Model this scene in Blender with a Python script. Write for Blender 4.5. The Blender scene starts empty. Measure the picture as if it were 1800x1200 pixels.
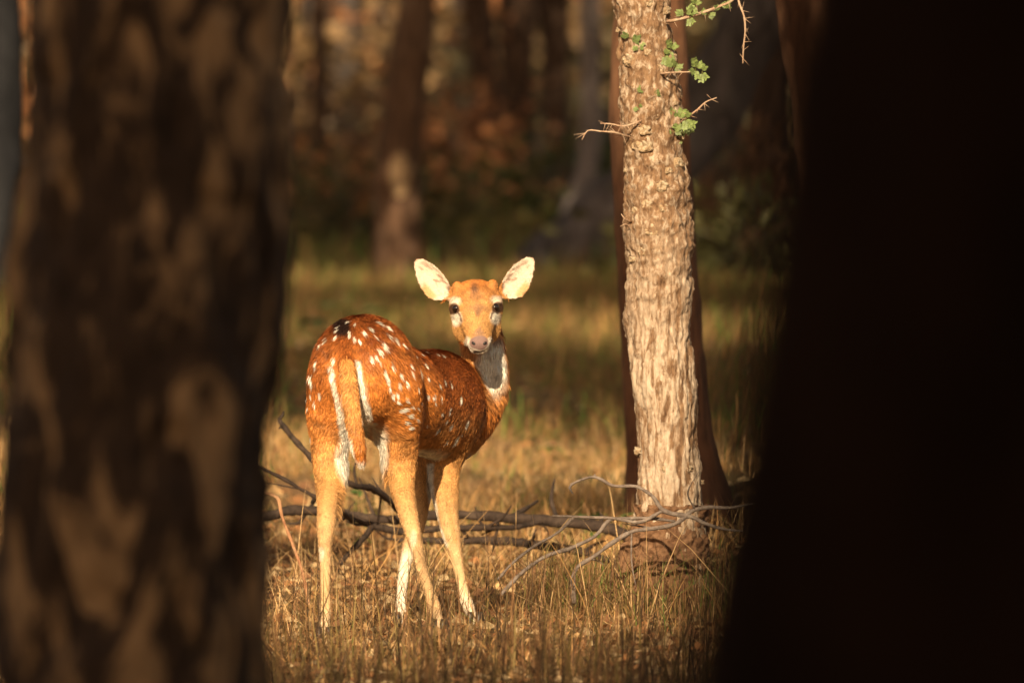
import bpy, math, random
import numpy as np
from mathutils import Vector

# ------------------------------------------------------------------ camera, sky, sun
CH, FPX, PITCH = 1.233, 15000.0, math.atan(400 / 15000.0)
SUN_EL, SUN_AZ = math.radians(26), math.radians(8)      # sun stands behind the viewer, a little to the left
scene = bpy.context.scene
cam = bpy.data.cameras.new('camera'); camo = bpy.data.objects.new('camera', cam)
scene.collection.objects.link(camo)
cam.sensor_width = 36; cam.lens = 300; cam.clip_start = .05; cam.clip_end = 3000
camo.location = (0, 0, CH); camo.rotation_euler = (math.pi / 2 - PITCH, 0, 0)
cam.dof.use_dof = True; cam.dof.focus_distance = 20.5; cam.dof.aperture_fstop = 5.6
scene.camera = camo
world = bpy.data.worlds.new('World'); scene.world = world; world.use_nodes = True
wn = world.node_tree; bg = wn.nodes['Background']
sky = wn.nodes.new('ShaderNodeTexSky'); sky.sky_type = 'NISHITA'; sky.sun_disc = False
sky.sun_elevation = SUN_EL; sky.sun_rotation = math.pi + SUN_AZ
sky.air_density = 1.0; sky.dust_density = 4.0; sky.ozone_density = .4
wmix = wn.nodes.new('ShaderNodeMix'); wmix.data_type = 'RGBA'; wmix.blend_type = 'MULTIPLY'; wmix.inputs[0].default_value = 1
wn.links.new(sky.outputs[0], wmix.inputs[6]); wmix.inputs[7].default_value = (1, .84, .66, 1)
wn.links.new(wmix.outputs[2], bg.inputs[0]); bg.inputs[1].default_value = .088
sun = bpy.data.lights.new('sun', 'SUN'); suno = bpy.data.objects.new('sun', sun)
scene.collection.objects.link(suno)
sun.energy = 5.0; sun.angle = math.radians(.5); sun.color = (1, .80, .53)
SD = Vector((-math.sin(SUN_AZ) * math.cos(SUN_EL), -math.cos(SUN_AZ) * math.cos(SUN_EL), math.sin(SUN_EL)))
suno.rotation_euler = SD.to_track_quat('Z', 'Y').to_euler(); suno.location = SD * 40
vs = scene.view_settings
vs.view_transform = 'Standard'; vs.look = 'None'; vs.gamma = 1; vs.use_curve_mapping = False
vs.exposure = .8
cy = scene.cycles
cy.max_bounces = 4; cy.diffuse_bounces = 2; cy.glossy_bounces = 2; cy.transmission_bounces = 2
cy.use_denoising = True

# ------------------------------------------------------------------ helpers
rng = np.random.default_rng(7); random.seed(7)
COL = scene.collection.objects
def P(px, py, d):
    """photo pixel at a chosen distance -> point in the place"""
    xc, yc = (px - 900) / FPX, (600 - py) / FPX
    c, s = math.cos(PITCH), math.sin(PITCH)
    dy, dz = c + yc * s, -s + yc * c
    t = d / dy
    return np.array([xc * t, d, CH + dz * t])
def lat(ix, seed):
    h = (ix[..., 0] * 374761393 + ix[..., 1] * 668265263 + ix[..., 2] * 2147483647 + seed * 974711) & 0xffffffff
    h = ((h ^ (h >> 13)) * 1274126177) & 0xffffffff
    return ((h ^ (h >> 16)) & 0xffffff) / float(0xffffff)
def noise(p, seed=0):
    p = np.asarray(p, float); i = np.floor(p).astype(np.int64); f = p - i; f = f * f * (3 - 2 * f)
    o = 0
    for a in (0, 1):
        for b in (0, 1):
            for c in (0, 1):
                w = (f[..., 0] if a else 1 - f[..., 0]) * (f[..., 1] if b else 1 - f[..., 1]) * (f[..., 2] if c else 1 - f[..., 2])
                o = o + w * lat(i + np.array([a, b, c]), seed)
    return o * 2 - 1
def fbm(p, seed=0, oct=3):
    o, a = 0, 1.0
    for k in range(oct):
        o = o + a * noise(np.asarray(p) * 2 ** k, seed + k); a *= .5
    return o
def ss(a, b, x):
    t = np.clip((x - a) / (b - a), 0, 1); return t * t * (3 - 2 * t)
def mesh_np(name, V, faces, cols=None, smooth=True):
    """faces: list of (n,k) index arrays"""
    me = bpy.data.meshes.new(name)
    V = np.asarray(V, np.float32); me.vertices.add(len(V)); me.vertices.foreach_set('co', V.ravel())
    fs = [np.asarray(f, np.int32) for f in faces if len(f)]
    loops = np.concatenate([f.ravel() for f in fs])
    cnt = np.concatenate([np.full(len(f), f.shape[1], np.int32) for f in fs])
    me.loops.add(len(loops)); me.loops.foreach_set('vertex_index', loops)
    me.polygons.add(len(cnt)); me.polygons.foreach_set('loop_start', np.concatenate([[0], np.cumsum(cnt)[:-1]]).astype(np.int32))
    me.polygons.foreach_set('use_smooth', np.full(len(cnt), smooth))
    me.update(calc_edges=True)
    if cols is not None:
        a = me.color_attributes.new('Col', 'FLOAT_COLOR', 'POINT')
        c = np.ones((len(V), 4), np.float32); c[:, :3] = cols; a.data.foreach_set('color', c.ravel())
    return me
def obj(name, me, mat=None, parent=None, loc=None):
    o = bpy.data.objects.new(name, me); COL.link(o)
    if mat is not None and me is not None and not me.materials: me.materials.append(mat)
    if parent is not None: o.parent = parent
    if loc is not None: o.location = loc
    return o
def tag(o, label=None, cat=None, group=None, kind=None):
    if label: o['label'] = label
    if cat: o['category'] = cat
    if group: o['group'] = group
    if kind: o['kind'] = kind
    return o
def thing(name, label, cat, loc, group=None):
    return tag(obj(name, None, None, None, loc), label, cat, group)
def resample(pts, rad, step):
    pts = np.asarray(pts, float); rad = np.asarray(rad, float)
    n = len(pts); out, ro = [], []
    u = np.concatenate([[0], np.cumsum(np.linalg.norm(np.diff(pts, axis=0), axis=1) + 1e-9)])
    sl = np.diff(pts, axis=0) / np.diff(u)[:, None]; tg = np.empty_like(pts); tg[0] = sl[0]; tg[-1] = sl[-1]
    for i in range(1, n - 1):                     # chord-length tangents: no overshoot on uneven spacing
        a, b = u[i] - u[i - 1], u[i + 1] - u[i]; tg[i] = (sl[i - 1] * b + sl[i] * a) / (a + b)
    for i in range(n - 1):
        L = u[i + 1] - u[i]; k = max(1, int(L / step))
        for j in range(k):
            t = j / k; t2, t3 = t * t, t ** 3
            out.append((2 * t3 - 3 * t2 + 1) * pts[i] + (t3 - 2 * t2 + t) * L * tg[i] + (3 * t2 - 2 * t3) * pts[i + 1] + (t3 - t2) * L * tg[i + 1])
            ro.append(rad[i] * (1 - t) + rad[i + 1] * t)
    out.append(pts[-1]); ro.append(rad[-1])
    return np.array(out), np.array(ro)
def tube(pts, rad, nseg=8, step=.02, disp=None, up=(.31, .95, .1)):
    p, r = resample(pts, rad, step)
    T = np.gradient(p, axis=0); T /= np.linalg.norm(T, axis=1)[:, None] + 1e-9
    N = np.zeros_like(p); u = np.array(up) - T[0] * np.dot(up, T[0]); N[0] = u / np.linalg.norm(u)
    for i in range(1, len(p)):
        u = N[i - 1] - T[i] * np.dot(N[i - 1], T[i]); N[i] = u / (np.linalg.norm(u) + 1e-9)
    B = np.cross(T, N)
    a = np.linspace(0, 2 * math.pi, nseg, endpoint=False)
    R = N[:, None] * np.cos(a)[None, :, None] + B[:, None] * np.sin(a)[None, :, None]
    V = p[:, None] + R * r[:, None, None]
    if disp is not None:
        V = V + R * disp(V, r[:, None] * np.ones(nseg)[None])[..., None]
    m = len(p); V = V.reshape(-1, 3)
    i = np.arange(m - 1)[:, None] * nseg; j = np.arange(nseg)[None]; j2 = (j + 1) % nseg
    q = np.stack([i + j, i + j2, i + nseg + j2, i + nseg + j], -1).reshape(-1, 4)
    caps = np.array([np.arange(nseg)[::-1], (m - 1) * nseg + np.arange(nseg)])
    return V, [q, caps]
def merge(parts):
    V, F, n = [], {}, 0
    for v, fs in parts:
        for f in fs: F.setdefault(f.shape[1], []).append(np.asarray(f) + n)
        V.append(v); n += len(v)
    return np.concatenate(V), [np.concatenate(f) for f in F.values()]

# ------------------------------------------------------------------ materials
def mat_new(name, rough=.8, spec=.3):
    m = bpy.data.materials.new(name); m.use_nodes = True
    b = m.node_tree.nodes['Principled BSDF']; b.inputs['Roughness'].default_value = rough
    b.inputs['Specular IOR Level'].default_value = spec
    return m, m.node_tree, b
def coords(nt, scale, obj_space=True):
    t = nt.nodes.new('ShaderNodeTexCoord'); mp = nt.nodes.new('ShaderNodeMapping')
    mp.inputs['Scale'].default_value = scale
    nt.links.new(t.outputs['Object'], mp.inputs['Vector']); return mp.outputs[0]
def noise_node(nt, vec, scale, detail=6, rough=.6, dist=0):
    n = nt.nodes.new('ShaderNodeTexNoise'); n.inputs['Scale'].default_value = scale
    n.inputs['Detail'].default_value = detail; n.inputs['Roughness'].default_value = rough
    n.inputs['Distortion'].default_value = dist
    nt.links.new(vec, n.inputs['Vector']); return n.outputs['Fac']
def ramp(nt, fac, stops):
    r = nt.nodes.new('ShaderNodeValToRGB'); e = r.color_ramp.elements
    while len(e) < len(stops): e.new(.5)
    for el, (p, c) in zip(e, stops): el.position = p; el.color = (*c, 1)
    nt.links.new(fac, r.inputs[0]); return r.outputs[0]
def mixc(nt, fac, a, b, mode='MIX'):
    m = nt.nodes.new('ShaderNodeMix'); m.data_type = 'RGBA'; m.blend_type = mode
    for s, v in ((0, fac), (6, a), (7, b)):
        if isinstance(v, (int, float)): m.inputs[s].default_value = v
        elif isinstance(v, tuple): m.inputs[s].default_value = (*v, 1)
        else: nt.links.new(v, m.inputs[s])
    return m.outputs[2]
def bump(nt, b, h, strength, dist):
    n = nt.nodes.new('ShaderNodeBump'); n.inputs['Strength'].default_value = strength
    n.inputs['Distance'].default_value = dist; nt.links.new(h, n.inputs['Height'])
    nt.links.new(n.outputs[0], b.inputs['Normal'])
def mat_attr(name, rough=.75, spec=.25, var=.25, scale=60, sheen=0, trans=0):
    m, nt, b = mat_new(name, rough, spec)
    a = nt.nodes.new('ShaderNodeAttribute'); a.attribute_name = 'Col'
    f = noise_node(nt, coords(nt, (1, 1, 1)), scale, 3)
    g = ramp(nt, f, [(.25, (1 - var,) * 3), (.75, (1 + var,) * 3)])
    c = mixc(nt, 1.0, a.outputs['Color'], g, 'MULTIPLY')
    nt.links.new(c, b.inputs['Base Color'])
    if sheen: b.inputs['Sheen Weight'].default_value = sheen
    if trans:
        t = nt.nodes.new('ShaderNodeBsdfTranslucent'); nt.links.new(c, t.inputs[0])
        mx = nt.nodes.new('ShaderNodeMixShader'); mx.inputs[0].default_value = trans
        nt.links.new(b.outputs[0], mx.inputs[1]); nt.links.new(t.outputs[0], mx.inputs[2])
        nt.links.new(mx.outputs[0], nt.nodes['Material Output'].inputs[0])
    return m
def mat_bark(name, dark, mid, pale, zs=.25, scale=30, patch=6, lo=.42, hi=.60, bs=.6, bd=.006):
    m, nt, b = mat_new(name, .85, .2)
    v = coords(nt, (1, 1, zs))
    n1 = noise_node(nt, v, scale, 8, .65, .6)
    n2 = noise_node(nt, v, patch, 6, .6, .8)
    c1 = ramp(nt, n1, [(.30, dark), (.52, mid), (.75, tuple(x * 1.35 for x in mid))])
    c2 = ramp(nt, n1, [(.28, tuple(x * .55 for x in pale)), (.60, pale)])
    mk = ramp(nt, n2, [(lo, (0, 0, 0)), (hi, (1, 1, 1))])
    nt.links.new(mixc(nt, mk, c1, c2), b.inputs['Base Color'])
    bump(nt, b, n1, bs, bd)
    return m
M = {}
def mat_thorn():
    m, nt, b = mat_new('thorn_bark', .85, .2)
    v = coords(nt, (1, 1, .2)); w = coords(nt, (1, 1, .6))
    n1 = noise_node(nt, v, 120, 8, .7, .5); n2 = noise_node(nt, v, 48, 7, .65, .8); n3 = noise_node(nt, w, 60, 7, .7, .5)
    sx = nt.nodes.new('ShaderNodeSeparateXYZ'); nt.links.new(coords(nt, (1, 1, 1)), sx.inputs[0])
    hz = nt.nodes.new('ShaderNodeMapRange'); hz.inputs[1].default_value = .65; hz.inputs[2].default_value = 1.0
    nt.links.new(sx.outputs[2], hz.inputs[0])                       # weathered pale below, rougher brown bark above
    lo_m = ramp(nt, n2, [(.43, (0, 0, 0)), (.55, (1, 1, 1))]); hi_m = ramp(nt, n3, [(.49, (0, 0, 0)), (.62, (1, 1, 1))])
    mk = mixc(nt, hz.outputs[0], lo_m, hi_m)
    c1 = ramp(nt, n1, [(.32, (.075, .038, .02)), (.52, (.20, .115, .062)), (.72, (.32, .20, .11))])
    c2 = ramp(nt, n1, [(.30, (.26, .17, .10)), (.50, (.42, .32, .23)), (.65, (.52, .42, .32))])
    nt.links.new(mixc(nt, mk, c1, c2), b.inputs['Base Color'])
    bump(nt, b, mixc(nt, .5, n1, n3), 1.0, .008); return m
M['thorn_bark'] = mat_thorn()
M['knot_bark'] = mat_bark('knot_bark', (.20, .12, .065), (.42, .29, .17), (.62, .50, .35), 1, 2.2, 1.2, .45, .6, .6, .05)
M['dark_bark'] = mat_bark('dark_bark', (.022, .013, .009), (.06, .035, .023), (.16, .09, .055), .3, 30, 7, .5, .7)
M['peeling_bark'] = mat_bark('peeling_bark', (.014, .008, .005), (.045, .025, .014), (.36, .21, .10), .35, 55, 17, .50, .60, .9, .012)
M['brown_bark'] = mat_bark('brown_bark', (.04, .022, .013), (.11, .06, .035), (.20, .125, .08), .3, 22, 4, .5, .7)
M['red_bark'] = mat_bark('red_bark', (.04, .018, .01), (.11, .048, .024), (.17, .085, .045), .3, 40, 8, .45, .7)
M['grey_bark'] = mat_bark('grey_bark', (.03, .025, .023), (.085, .07, .066), (.2, .16, .15), .4, 12, 2.5, .48, .7)
M['pale_grey_bark'] = mat_bark('pale_grey_bark', (.10, .08, .075), (.22, .18, .17), (.36, .30, .28), .4, 12, 2.5)
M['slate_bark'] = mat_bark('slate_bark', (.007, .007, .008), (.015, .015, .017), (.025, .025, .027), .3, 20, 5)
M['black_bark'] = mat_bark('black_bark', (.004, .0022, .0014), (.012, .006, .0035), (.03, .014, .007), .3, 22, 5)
M['branch'] = mat_bark('branch', (.013, .009, .007), (.04, .026, .019), (.085, .058, .042), .8, 60, 14, .5, .7)
M['grey_twig'] = mat_bark('grey_twig', (.06, .045, .036), (.15, .115, .095), (.25, .20, .165), .8, 90, 25, .45, .65)
M['red_twig'] = mat_bark('red_twig', (.18, .08, .04), (.34, .16, .08), (.42, .24, .13), .8, 90, 25)
M['thorn_twig'] = mat_bark('thorn_twig', (.22, .13, .08), (.36, .23, .15), (.5, .36, .25), .8, 120, 40)
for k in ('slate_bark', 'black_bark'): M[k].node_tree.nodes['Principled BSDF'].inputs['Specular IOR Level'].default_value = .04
M['sunlit_bark'] = mat_bark('sunlit_bark', (.12, .07, .035), (.30, .19, .10), (.42, .28, .16), .4, 20, 6)  # pale colour for the painted sun spot on the far trunk
M['leaf'] = mat_attr('leaf', .55, .4, .3, 3, 0, .25)
M['litter'] = mat_attr('litter', .8, .2, .3, 40, 0, .2)
M['grass'] = mat_attr('grass', .7, .25, .2, 30, 0, .2)
M['coat'] = mat_attr('coat', .75, .2, .12, 150)
M['fur'] = mat_attr('fur', .55, .3, .10, 200)
def mat_soil():
    m, nt, b = mat_new('soil', .95, .1)
    v = coords(nt, (1, 1, 1))
    n1 = noise_node(nt, v, 9, 8, .7); n2 = noise_node(nt, v, .6, 4)
    c = ramp(nt, n1, [(.3, (.11, .06, .03)), (.5, (.25, .14, .065)), (.72, (.36, .22, .11))])
    c2 = ramp(nt, n1, [(.3, (.07, .055, .02)), (.7, (.19, .14, .06))])
    nt.links.new(mixc(nt, ramp(nt, n2, [(.42, (0, 0, 0)), (.6, (1, 1, 1))]), c, c2), b.inputs['Base Color'])
    bump(nt, b, n1, .8, .03); return m
M['soil'] = mat_soil()
def mat_mound():
    m, nt, b = mat_new('mound_soil', .95, .1)
    v = coords(nt, (1, 1, 1)); n1 = noise_node(nt, v, 45, 8, .7); n2 = noise_node(nt, v, 9, 5)
    c = ramp(nt, n1, [(.28, (.07, .035, .02)), (.5, (.18, .095, .052)), (.74, (.31, .185, .105))])
    c = mixc(nt, ramp(nt, n2, [(.4, (0, 0, 0)), (.65, (.5, .5, .5))]), c, (.22, .12, .065))
    nt.links.new(c, b.inputs['Base Color']); bump(nt, b, n1, .9, .012); return m
M['mound'] = mat_mound()
def mat_plain(name, c, rough, spec=.5):
    m, nt, b = mat_new(name, rough, spec)
    f = noise_node(nt, coords(nt, (1, 1, 1)), 120, 3)
    nt.links.new(ramp(nt, f, [(.3, tuple(x * .8 for x in c)), (.7, tuple(min(1, x * 1.2) for x in c))]), b.inputs['Base Color'])
    return m
M['eye'] = mat_plain('eye', (.012, .006, .004), .06, .6)
M['hoof'] = mat_plain('hoof', (.025, .018, .014), .45)
M['nostril'] = mat_plain('nostril', (.012, .008, .008), .5)

# ------------------------------------------------------------------ the ground
def gz(x, y):
    x = np.asarray(x, float); y = np.asarray(y, float)
    p = np.stack([x * .35, y * .35, np.zeros_like(x)], -1)
    h = .04 * noise(p, 3) * ss(22, 34, np.abs(y - 16) + 18) + .012 * noise(p * 6, 5)
    h = h + .35 * noise(p * .12, 9) * ss(60, 120, y)
    return h + 26 * ss(170, 420, y) + 16 * ss(60, 300, np.abs(x)) * ss(40, 200, np.abs(y) + np.abs(x))
def build_ground():
    ys = np.concatenate([-np.geomspace(900, 6, 50), np.linspace(-5, 12, 40), np.arange(12.1, 34, .09), np.geomspace(34, 1500, 130)])
    xs = np.concatenate([-np.geomspace(900, 3.2, 60), np.linspace(-3.1, 3.1, 70), np.geomspace(3.2, 900, 60)])
    X, Y = np.meshgrid(xs, ys); Z = gz(X, Y)
    n, m = X.shape; V = np.stack([X, Y, Z], -1).reshape(-1, 3)
    i = (np.arange(n - 1)[:, None] * m + np.arange(m - 1)[None]).ravel()
    tag(obj('ground', mesh_np('ground', V, [np.stack([i, i + 1, i + m + 1, i + m], -1)]), M['soil']), kind='structure')
build_ground()

# ------------------------------------------------------------------ leaf clouds (crowns, undergrowth)
def leaf_faces(c, size, seed, flat=.5, cols=None):
    """diamond shaped leaves folded along the midrib: c (n,3)"""
    r = np.random.default_rng(seed); n = len(c)
    d = r.normal(size=(n, 3)); d[:, 2] = d[:, 2] * flat - .25; d /= np.linalg.norm(d, axis=1)[:, None]
    u = r.normal(size=(n, 3)); u -= d * (u * d).sum(1)[:, None]; u /= np.linalg.norm(u, axis=1)[:, None]
    w = np.cross(d, u)
    L = size * r.uniform(.6, 1.3, (n, 1)); W = L * r.uniform(.28, .42, (n, 1))
    V = np.stack([c, c + d * L * .45 + u * W + w * L * .08, c + d * L, c + d * L * .45 - u * W + w * L * .08], 1).reshape(-1, 3)
    i = np.arange(n)[:, None] * 4
    F = np.concatenate([i + np.array([[0, 1, 2]]), i + np.array([[0, 2, 3]])])
    return V, F
def crown_mesh(name, seed, rx, ry, rz, nclump, nleaf, size, base):
    r = np.random.default_rng(seed)
    q = r.normal(size=(nclump, 3)); q /= np.linalg.norm(q, axis=1)[:, None]; q *= r.uniform(.15, 1, (nclump, 1)) ** .5
    q *= np.array([rx, ry, rz])
    k = r.integers(0, nclump, nleaf)
    c = q[k] + r.normal(size=(nleaf, 3)) * np.array([.42, .42, .30])
    V, F = leaf_faces(c, size, seed + 1)
    col = np.array(base) * r.uniform(.6, 1.4, (nleaf, 1)) * (1 + .35 * r.normal(size=(nclump, 1))[k].clip(-1, 1))
    col[:, 0] *= r.uniform(.8, 1.5, nleaf)
    me = mesh_np(name, V, [F], np.repeat(np.clip(col, .005, .5), 4, 0), False)
    me.materials.append(M['leaf']); return me, q
CR = [crown_mesh('crown', 11, 4.0, 4.0, 2.0, 95, 15000, .20, (.06, .085, .025)),
      crown_mesh('crown', 12, 3.4, 3.4, 1.8, 60, 8000, .20, (.075, .09, .028)),
      crown_mesh('crown', 13, 4.4, 4.4, 2.2, 150, 30000, .20, (.05, .075, .022)),
      crown_mesh('crown', 14, 4.0, 4.0, 2.0, 42, 10500, .20, (.07, .085, .028))]

def bark_disp(amp, sc, zs, seed, plate=0, psc=8):
    def f(V, r):
        q = V * np.array([sc, sc, sc * zs])
        a = fbm(q, seed, 3) * amp
        if plate:
            b = fbm(V * np.array([psc, psc, psc * .35]), seed + 31, 2)
            a = a + plate * (ss(-.1, .1, b) - .6)
        return a * np.minimum(1, r / .05)
    return f
def trunk_path(st, d, H, flare=1.25, lean_damp=.5, floor=-.12):
    """st: (left px, right px, py); returns points & radii from below ground to height H"""
    pts, rad = [], []
    for l, r, y in st:
        pts.append(P((l + r) / 2, y, d)); rad.append((r - l) / 2 / FPX * d)
    o = np.argsort([p[2] for p in pts]); pts = [pts[i] for i in o]; rad = [rad[i] for i in o]
    g = float(gz(pts[0][0], d))
    if pts[0][2] > g + .02:
        k = (pts[1] - pts[0]) / max(1e-3, pts[1][2] - pts[0][2])
        q = pts[0] + k * (g + floor - pts[0][2]); pts.insert(0, q); rad.insert(0, rad[0] * flare)
    k = (pts[-1] - pts[-2]) / max(1e-3, pts[-1][2] - pts[-2][2]) * lean_damp
    k[2] = 1; z0 = pts[-1][2]; r0 = rad[-1]
    for t in (.3, .65, 1):
        dz = (H - z0) * t; q = pts[-1] * 0 + pts[len(pts) - 1]
        pts.append(np.array([pts[-1][0] + k[0] * (H - z0) * .33 * .6, d, z0 + dz])); rad.append(r0 * (1 - .45 * t))
    return np.array(pts), np.array(rad)
def make_tree(name, label, pts, rad, mat, nseg, step, disp, crown, coff, cscale=1, group=None, cat='tree', nlimb=6, seed=0, uplift=2.0):
    base = np.array([pts[0][0], pts[0][1], float(gz(pts[0][0], pts[0][1]))])
    t = thing(name, label, cat, tuple(base), group)
    V, F = tube(pts - base, rad, nseg, step, disp)
    obj('trunk', mesh_np('trunk', V, F), mat, t)
    if crown is not None:
        me, q = crown
        top = pts[-1] - base; cc = top + np.array(coff)
        o = obj('crown', me, None, t, tuple(cc)); o.scale = (cscale,) * 3; o.rotation_euler.z = seed * 1.7
        ca, sa = math.cos(seed * 1.7), math.sin(seed * 1.7)
        rr = random.Random(seed); idx = rr.sample(range(len(q)), nlimb)
        for i in idx:
            e = cc + np.array([q[i][0] * ca - q[i][1] * sa, q[i][0] * sa + q[i][1] * ca, q[i][2]]) * cscale
            m = top + (e - top) * .5 + np.array([0, 0, .35])
            s0 = top - (pts[-1] - pts[-2]) * .15
            v, f = tube([s0, m, e], [rad[-1] * .75, rad[-1] * .45, rad[-1] * .15], 7, .3)
            obj('limb', mesh_np('limb', v, f), mat, t)
    return t

# ------------------------------------------------------------------ the trees in view, then unseen ones added for shade
def tpath(st, d, H, **k): return trunk_path(st, d, H, **k)
# near trunk with peeling bark (in front, out of focus)
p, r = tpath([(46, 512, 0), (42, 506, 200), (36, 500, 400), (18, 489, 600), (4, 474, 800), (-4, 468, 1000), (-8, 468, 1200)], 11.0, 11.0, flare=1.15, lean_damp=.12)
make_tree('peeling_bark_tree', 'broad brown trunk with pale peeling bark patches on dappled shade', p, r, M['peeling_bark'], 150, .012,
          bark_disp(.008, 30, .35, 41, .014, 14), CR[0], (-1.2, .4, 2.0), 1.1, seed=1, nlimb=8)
# near black trunk
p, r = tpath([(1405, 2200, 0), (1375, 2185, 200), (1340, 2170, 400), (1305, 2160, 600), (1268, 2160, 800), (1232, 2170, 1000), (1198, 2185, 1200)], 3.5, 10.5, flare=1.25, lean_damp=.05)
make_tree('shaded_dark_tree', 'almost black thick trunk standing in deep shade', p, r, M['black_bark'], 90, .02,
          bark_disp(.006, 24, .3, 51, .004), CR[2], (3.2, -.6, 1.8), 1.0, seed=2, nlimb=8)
# trunk just behind the thorny tree
p, r = tpath([(1082, 1204, 0), (1074, 1208, 100), (1072, 1213, 200), (1074, 1215, 300), (1080, 1222, 400), (1086, 1229, 500), (1092, 1236, 600), (1096, 1246, 700), (1099, 1258, 780), (1100, 1277, 850), (1092, 1305, 930)], 25.0, 4.8)
make_tree('red_brown_tree', 'shaded red brown trunk close behind the thorny pale trunk', p, r, M['red_bark'], 60, .03,
          bark_disp(.005, 30, .3, 61), CR[1], (2.6, .6, 2.2), .9, seed=3)
# far trunk with the bright patch
p, r = tpath([(702, 768, 0), (694, 760, 60), (676, 751, 167), (662, 741, 270), (658, 737, 380), (653, 738, 450), (646, 744, 495)], 62, 7)
lean = make_tree('leaning_brown_tree', 'leaning grey brown trunk behind the deer with one sunlit patch painted pale', p, r, M['brown_bark'], 40, .08,
          bark_disp(.02, 8, .3, 71), CR[0], (-1, 0, 2.5), 1.2, seed=4)
def sun_patch(t, px, py, d, rpx, hx, hz, seed):
    """sunlit spot put in as a thin pale shell wrapped on the trunk"""
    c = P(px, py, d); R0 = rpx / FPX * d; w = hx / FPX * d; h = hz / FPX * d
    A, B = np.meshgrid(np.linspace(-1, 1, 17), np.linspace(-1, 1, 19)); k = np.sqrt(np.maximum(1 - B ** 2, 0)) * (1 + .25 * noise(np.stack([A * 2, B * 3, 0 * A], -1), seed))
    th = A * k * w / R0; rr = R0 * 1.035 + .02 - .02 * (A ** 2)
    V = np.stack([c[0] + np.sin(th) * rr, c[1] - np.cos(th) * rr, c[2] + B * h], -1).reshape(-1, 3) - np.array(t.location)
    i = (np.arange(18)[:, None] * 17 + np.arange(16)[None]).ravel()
    obj('sun_patch', mesh_np('sun_patch', V, [np.stack([i, i + 1, i + 18, i + 17], -1)]), M['sunlit_bark'], t)
sun_patch(lean, 704, 308, 62, 39, 22, 40, 5)  # pale shell stands in for sunlight on the bark
g3 = 'three dark trunks standing close together far behind'
for k, (st, sd) in enumerate([([(812, 868, 0), (828, 872, 150), (838, 880, 300), (842, 890, 385)], 5),
                              ([(880, 940, 0), (884, 938, 150), (880, 938, 300), (874, 944, 385)], 6),
                              ([(945, 1000, 0), (950, 1000, 150), (956, 1003, 300), (950, 1012, 385)], 7)]):
    p, r = tpath(st, 92 + k * 1.5, 9)
    make_tree('dark_forest_tree', ['dark trunk of the close trio, beside the leaning brown trunk', 'dark middle trunk of the close trio far behind',
              'dark trunk of the close trio, beside the slim grey trunk'][k], p, r, M['dark_bark'], 36, .12,
              bark_disp(.05, 4, .3, 80 + k), CR[0], (0, -2, 3), 1.3, group=g3, seed=sd)
# slim grey trunk
p, r = tpath([(1017, 1054, 0), (1019, 1056, 120), (1021, 1057, 240), (1010, 1050, 310), (990, 1034, 370), (976, 1024, 440)], 68, 7.5)
make_tree('slim_grey_tree', 'slim pale grey trunk curving at its foot', p, r, M['pale_grey_bark'], 30, .08, bark_disp(.015, 9, .3, 91), CR[1], (0, -1, 2.5), 1.2, seed=8)
# big grey trunk leaning over to the right
d = 64
path = [(940, 520), (985, 470), (1052, 405), (1125, 335), (1212, 235), (1285, 115), (1350, 0), (1440, -170), (1520, -360), (1590, -700)]
rad_px = [80, 70, 66, 64, 64, 62, 60, 54, 46, 34]
pts = np.array([P(x, y, d) for x, y in path]); rads = np.array(rad_px) / FPX * d
pts[0][2] = -.3
make_tree('leaning_grey_tree', 'massive charcoal grey trunk leaning steeply over the grass', pts, rads, M['grey_bark'], 44, .08,
          bark_disp(.05, 5, .5, 95), CR[1], (.8, 0, 2), 1.2, seed=9)
# dark trunk far left, half hidden
p, r = tpath([(-70, 42, 0), (-68, 40, 250), (-72, 36, 480), (-80, 40, 530)], 56, 7)
make_tree('blue_grey_tree', 'dark blue grey trunk half hidden by the peeling trunk', p, r, M['slate_bark'], 36, .08, bark_disp(.02, 8, .3, 99), CR[0], (-1, 0, 2.5), 1.1, seed=10)
# brown trunk beside the black one
p, r = tpath([(1366, 1490, 0), (1382, 1500, 100), (1394, 1512, 190), (1412, 1530, 400), (1425, 1548, 700), (1428, 1565, 900)], 26, 5.4)
make_tree('amber_brown_tree', 'amber brown trunk showing beside the almost black trunk', p, r, M['red_bark'], 50, .04, bark_disp(.008, 24, .3, 105), CR[1], (3.2, 1.5, 2.3), .9, seed=11)
p, r = tpath([(1318, 1392, 0), (1322, 1394, 200), (1318, 1396, 440)], 86, 8)
make_tree('dim_forest_tree', 'dim dark trunk beyond the leaning grey trunk', p, r, M['dark_bark'], 30, .12, bark_disp(.03, 5, .3, 109), CR[0], (0, 0, 2.5), 1.2, seed=12)
p, r = tpath([(548, 572, 0), (550, 575, 200), (548, 580, 415)], 92, 8)
make_tree('thin_forest_tree', 'thin dark trunk far behind, next to the peeling trunk', p, r, M['dark_bark'], 24, .12, bark_disp(.02, 6, .3, 111), CR[0], (0, 0, 2.5), 1.2, seed=13)
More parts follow.
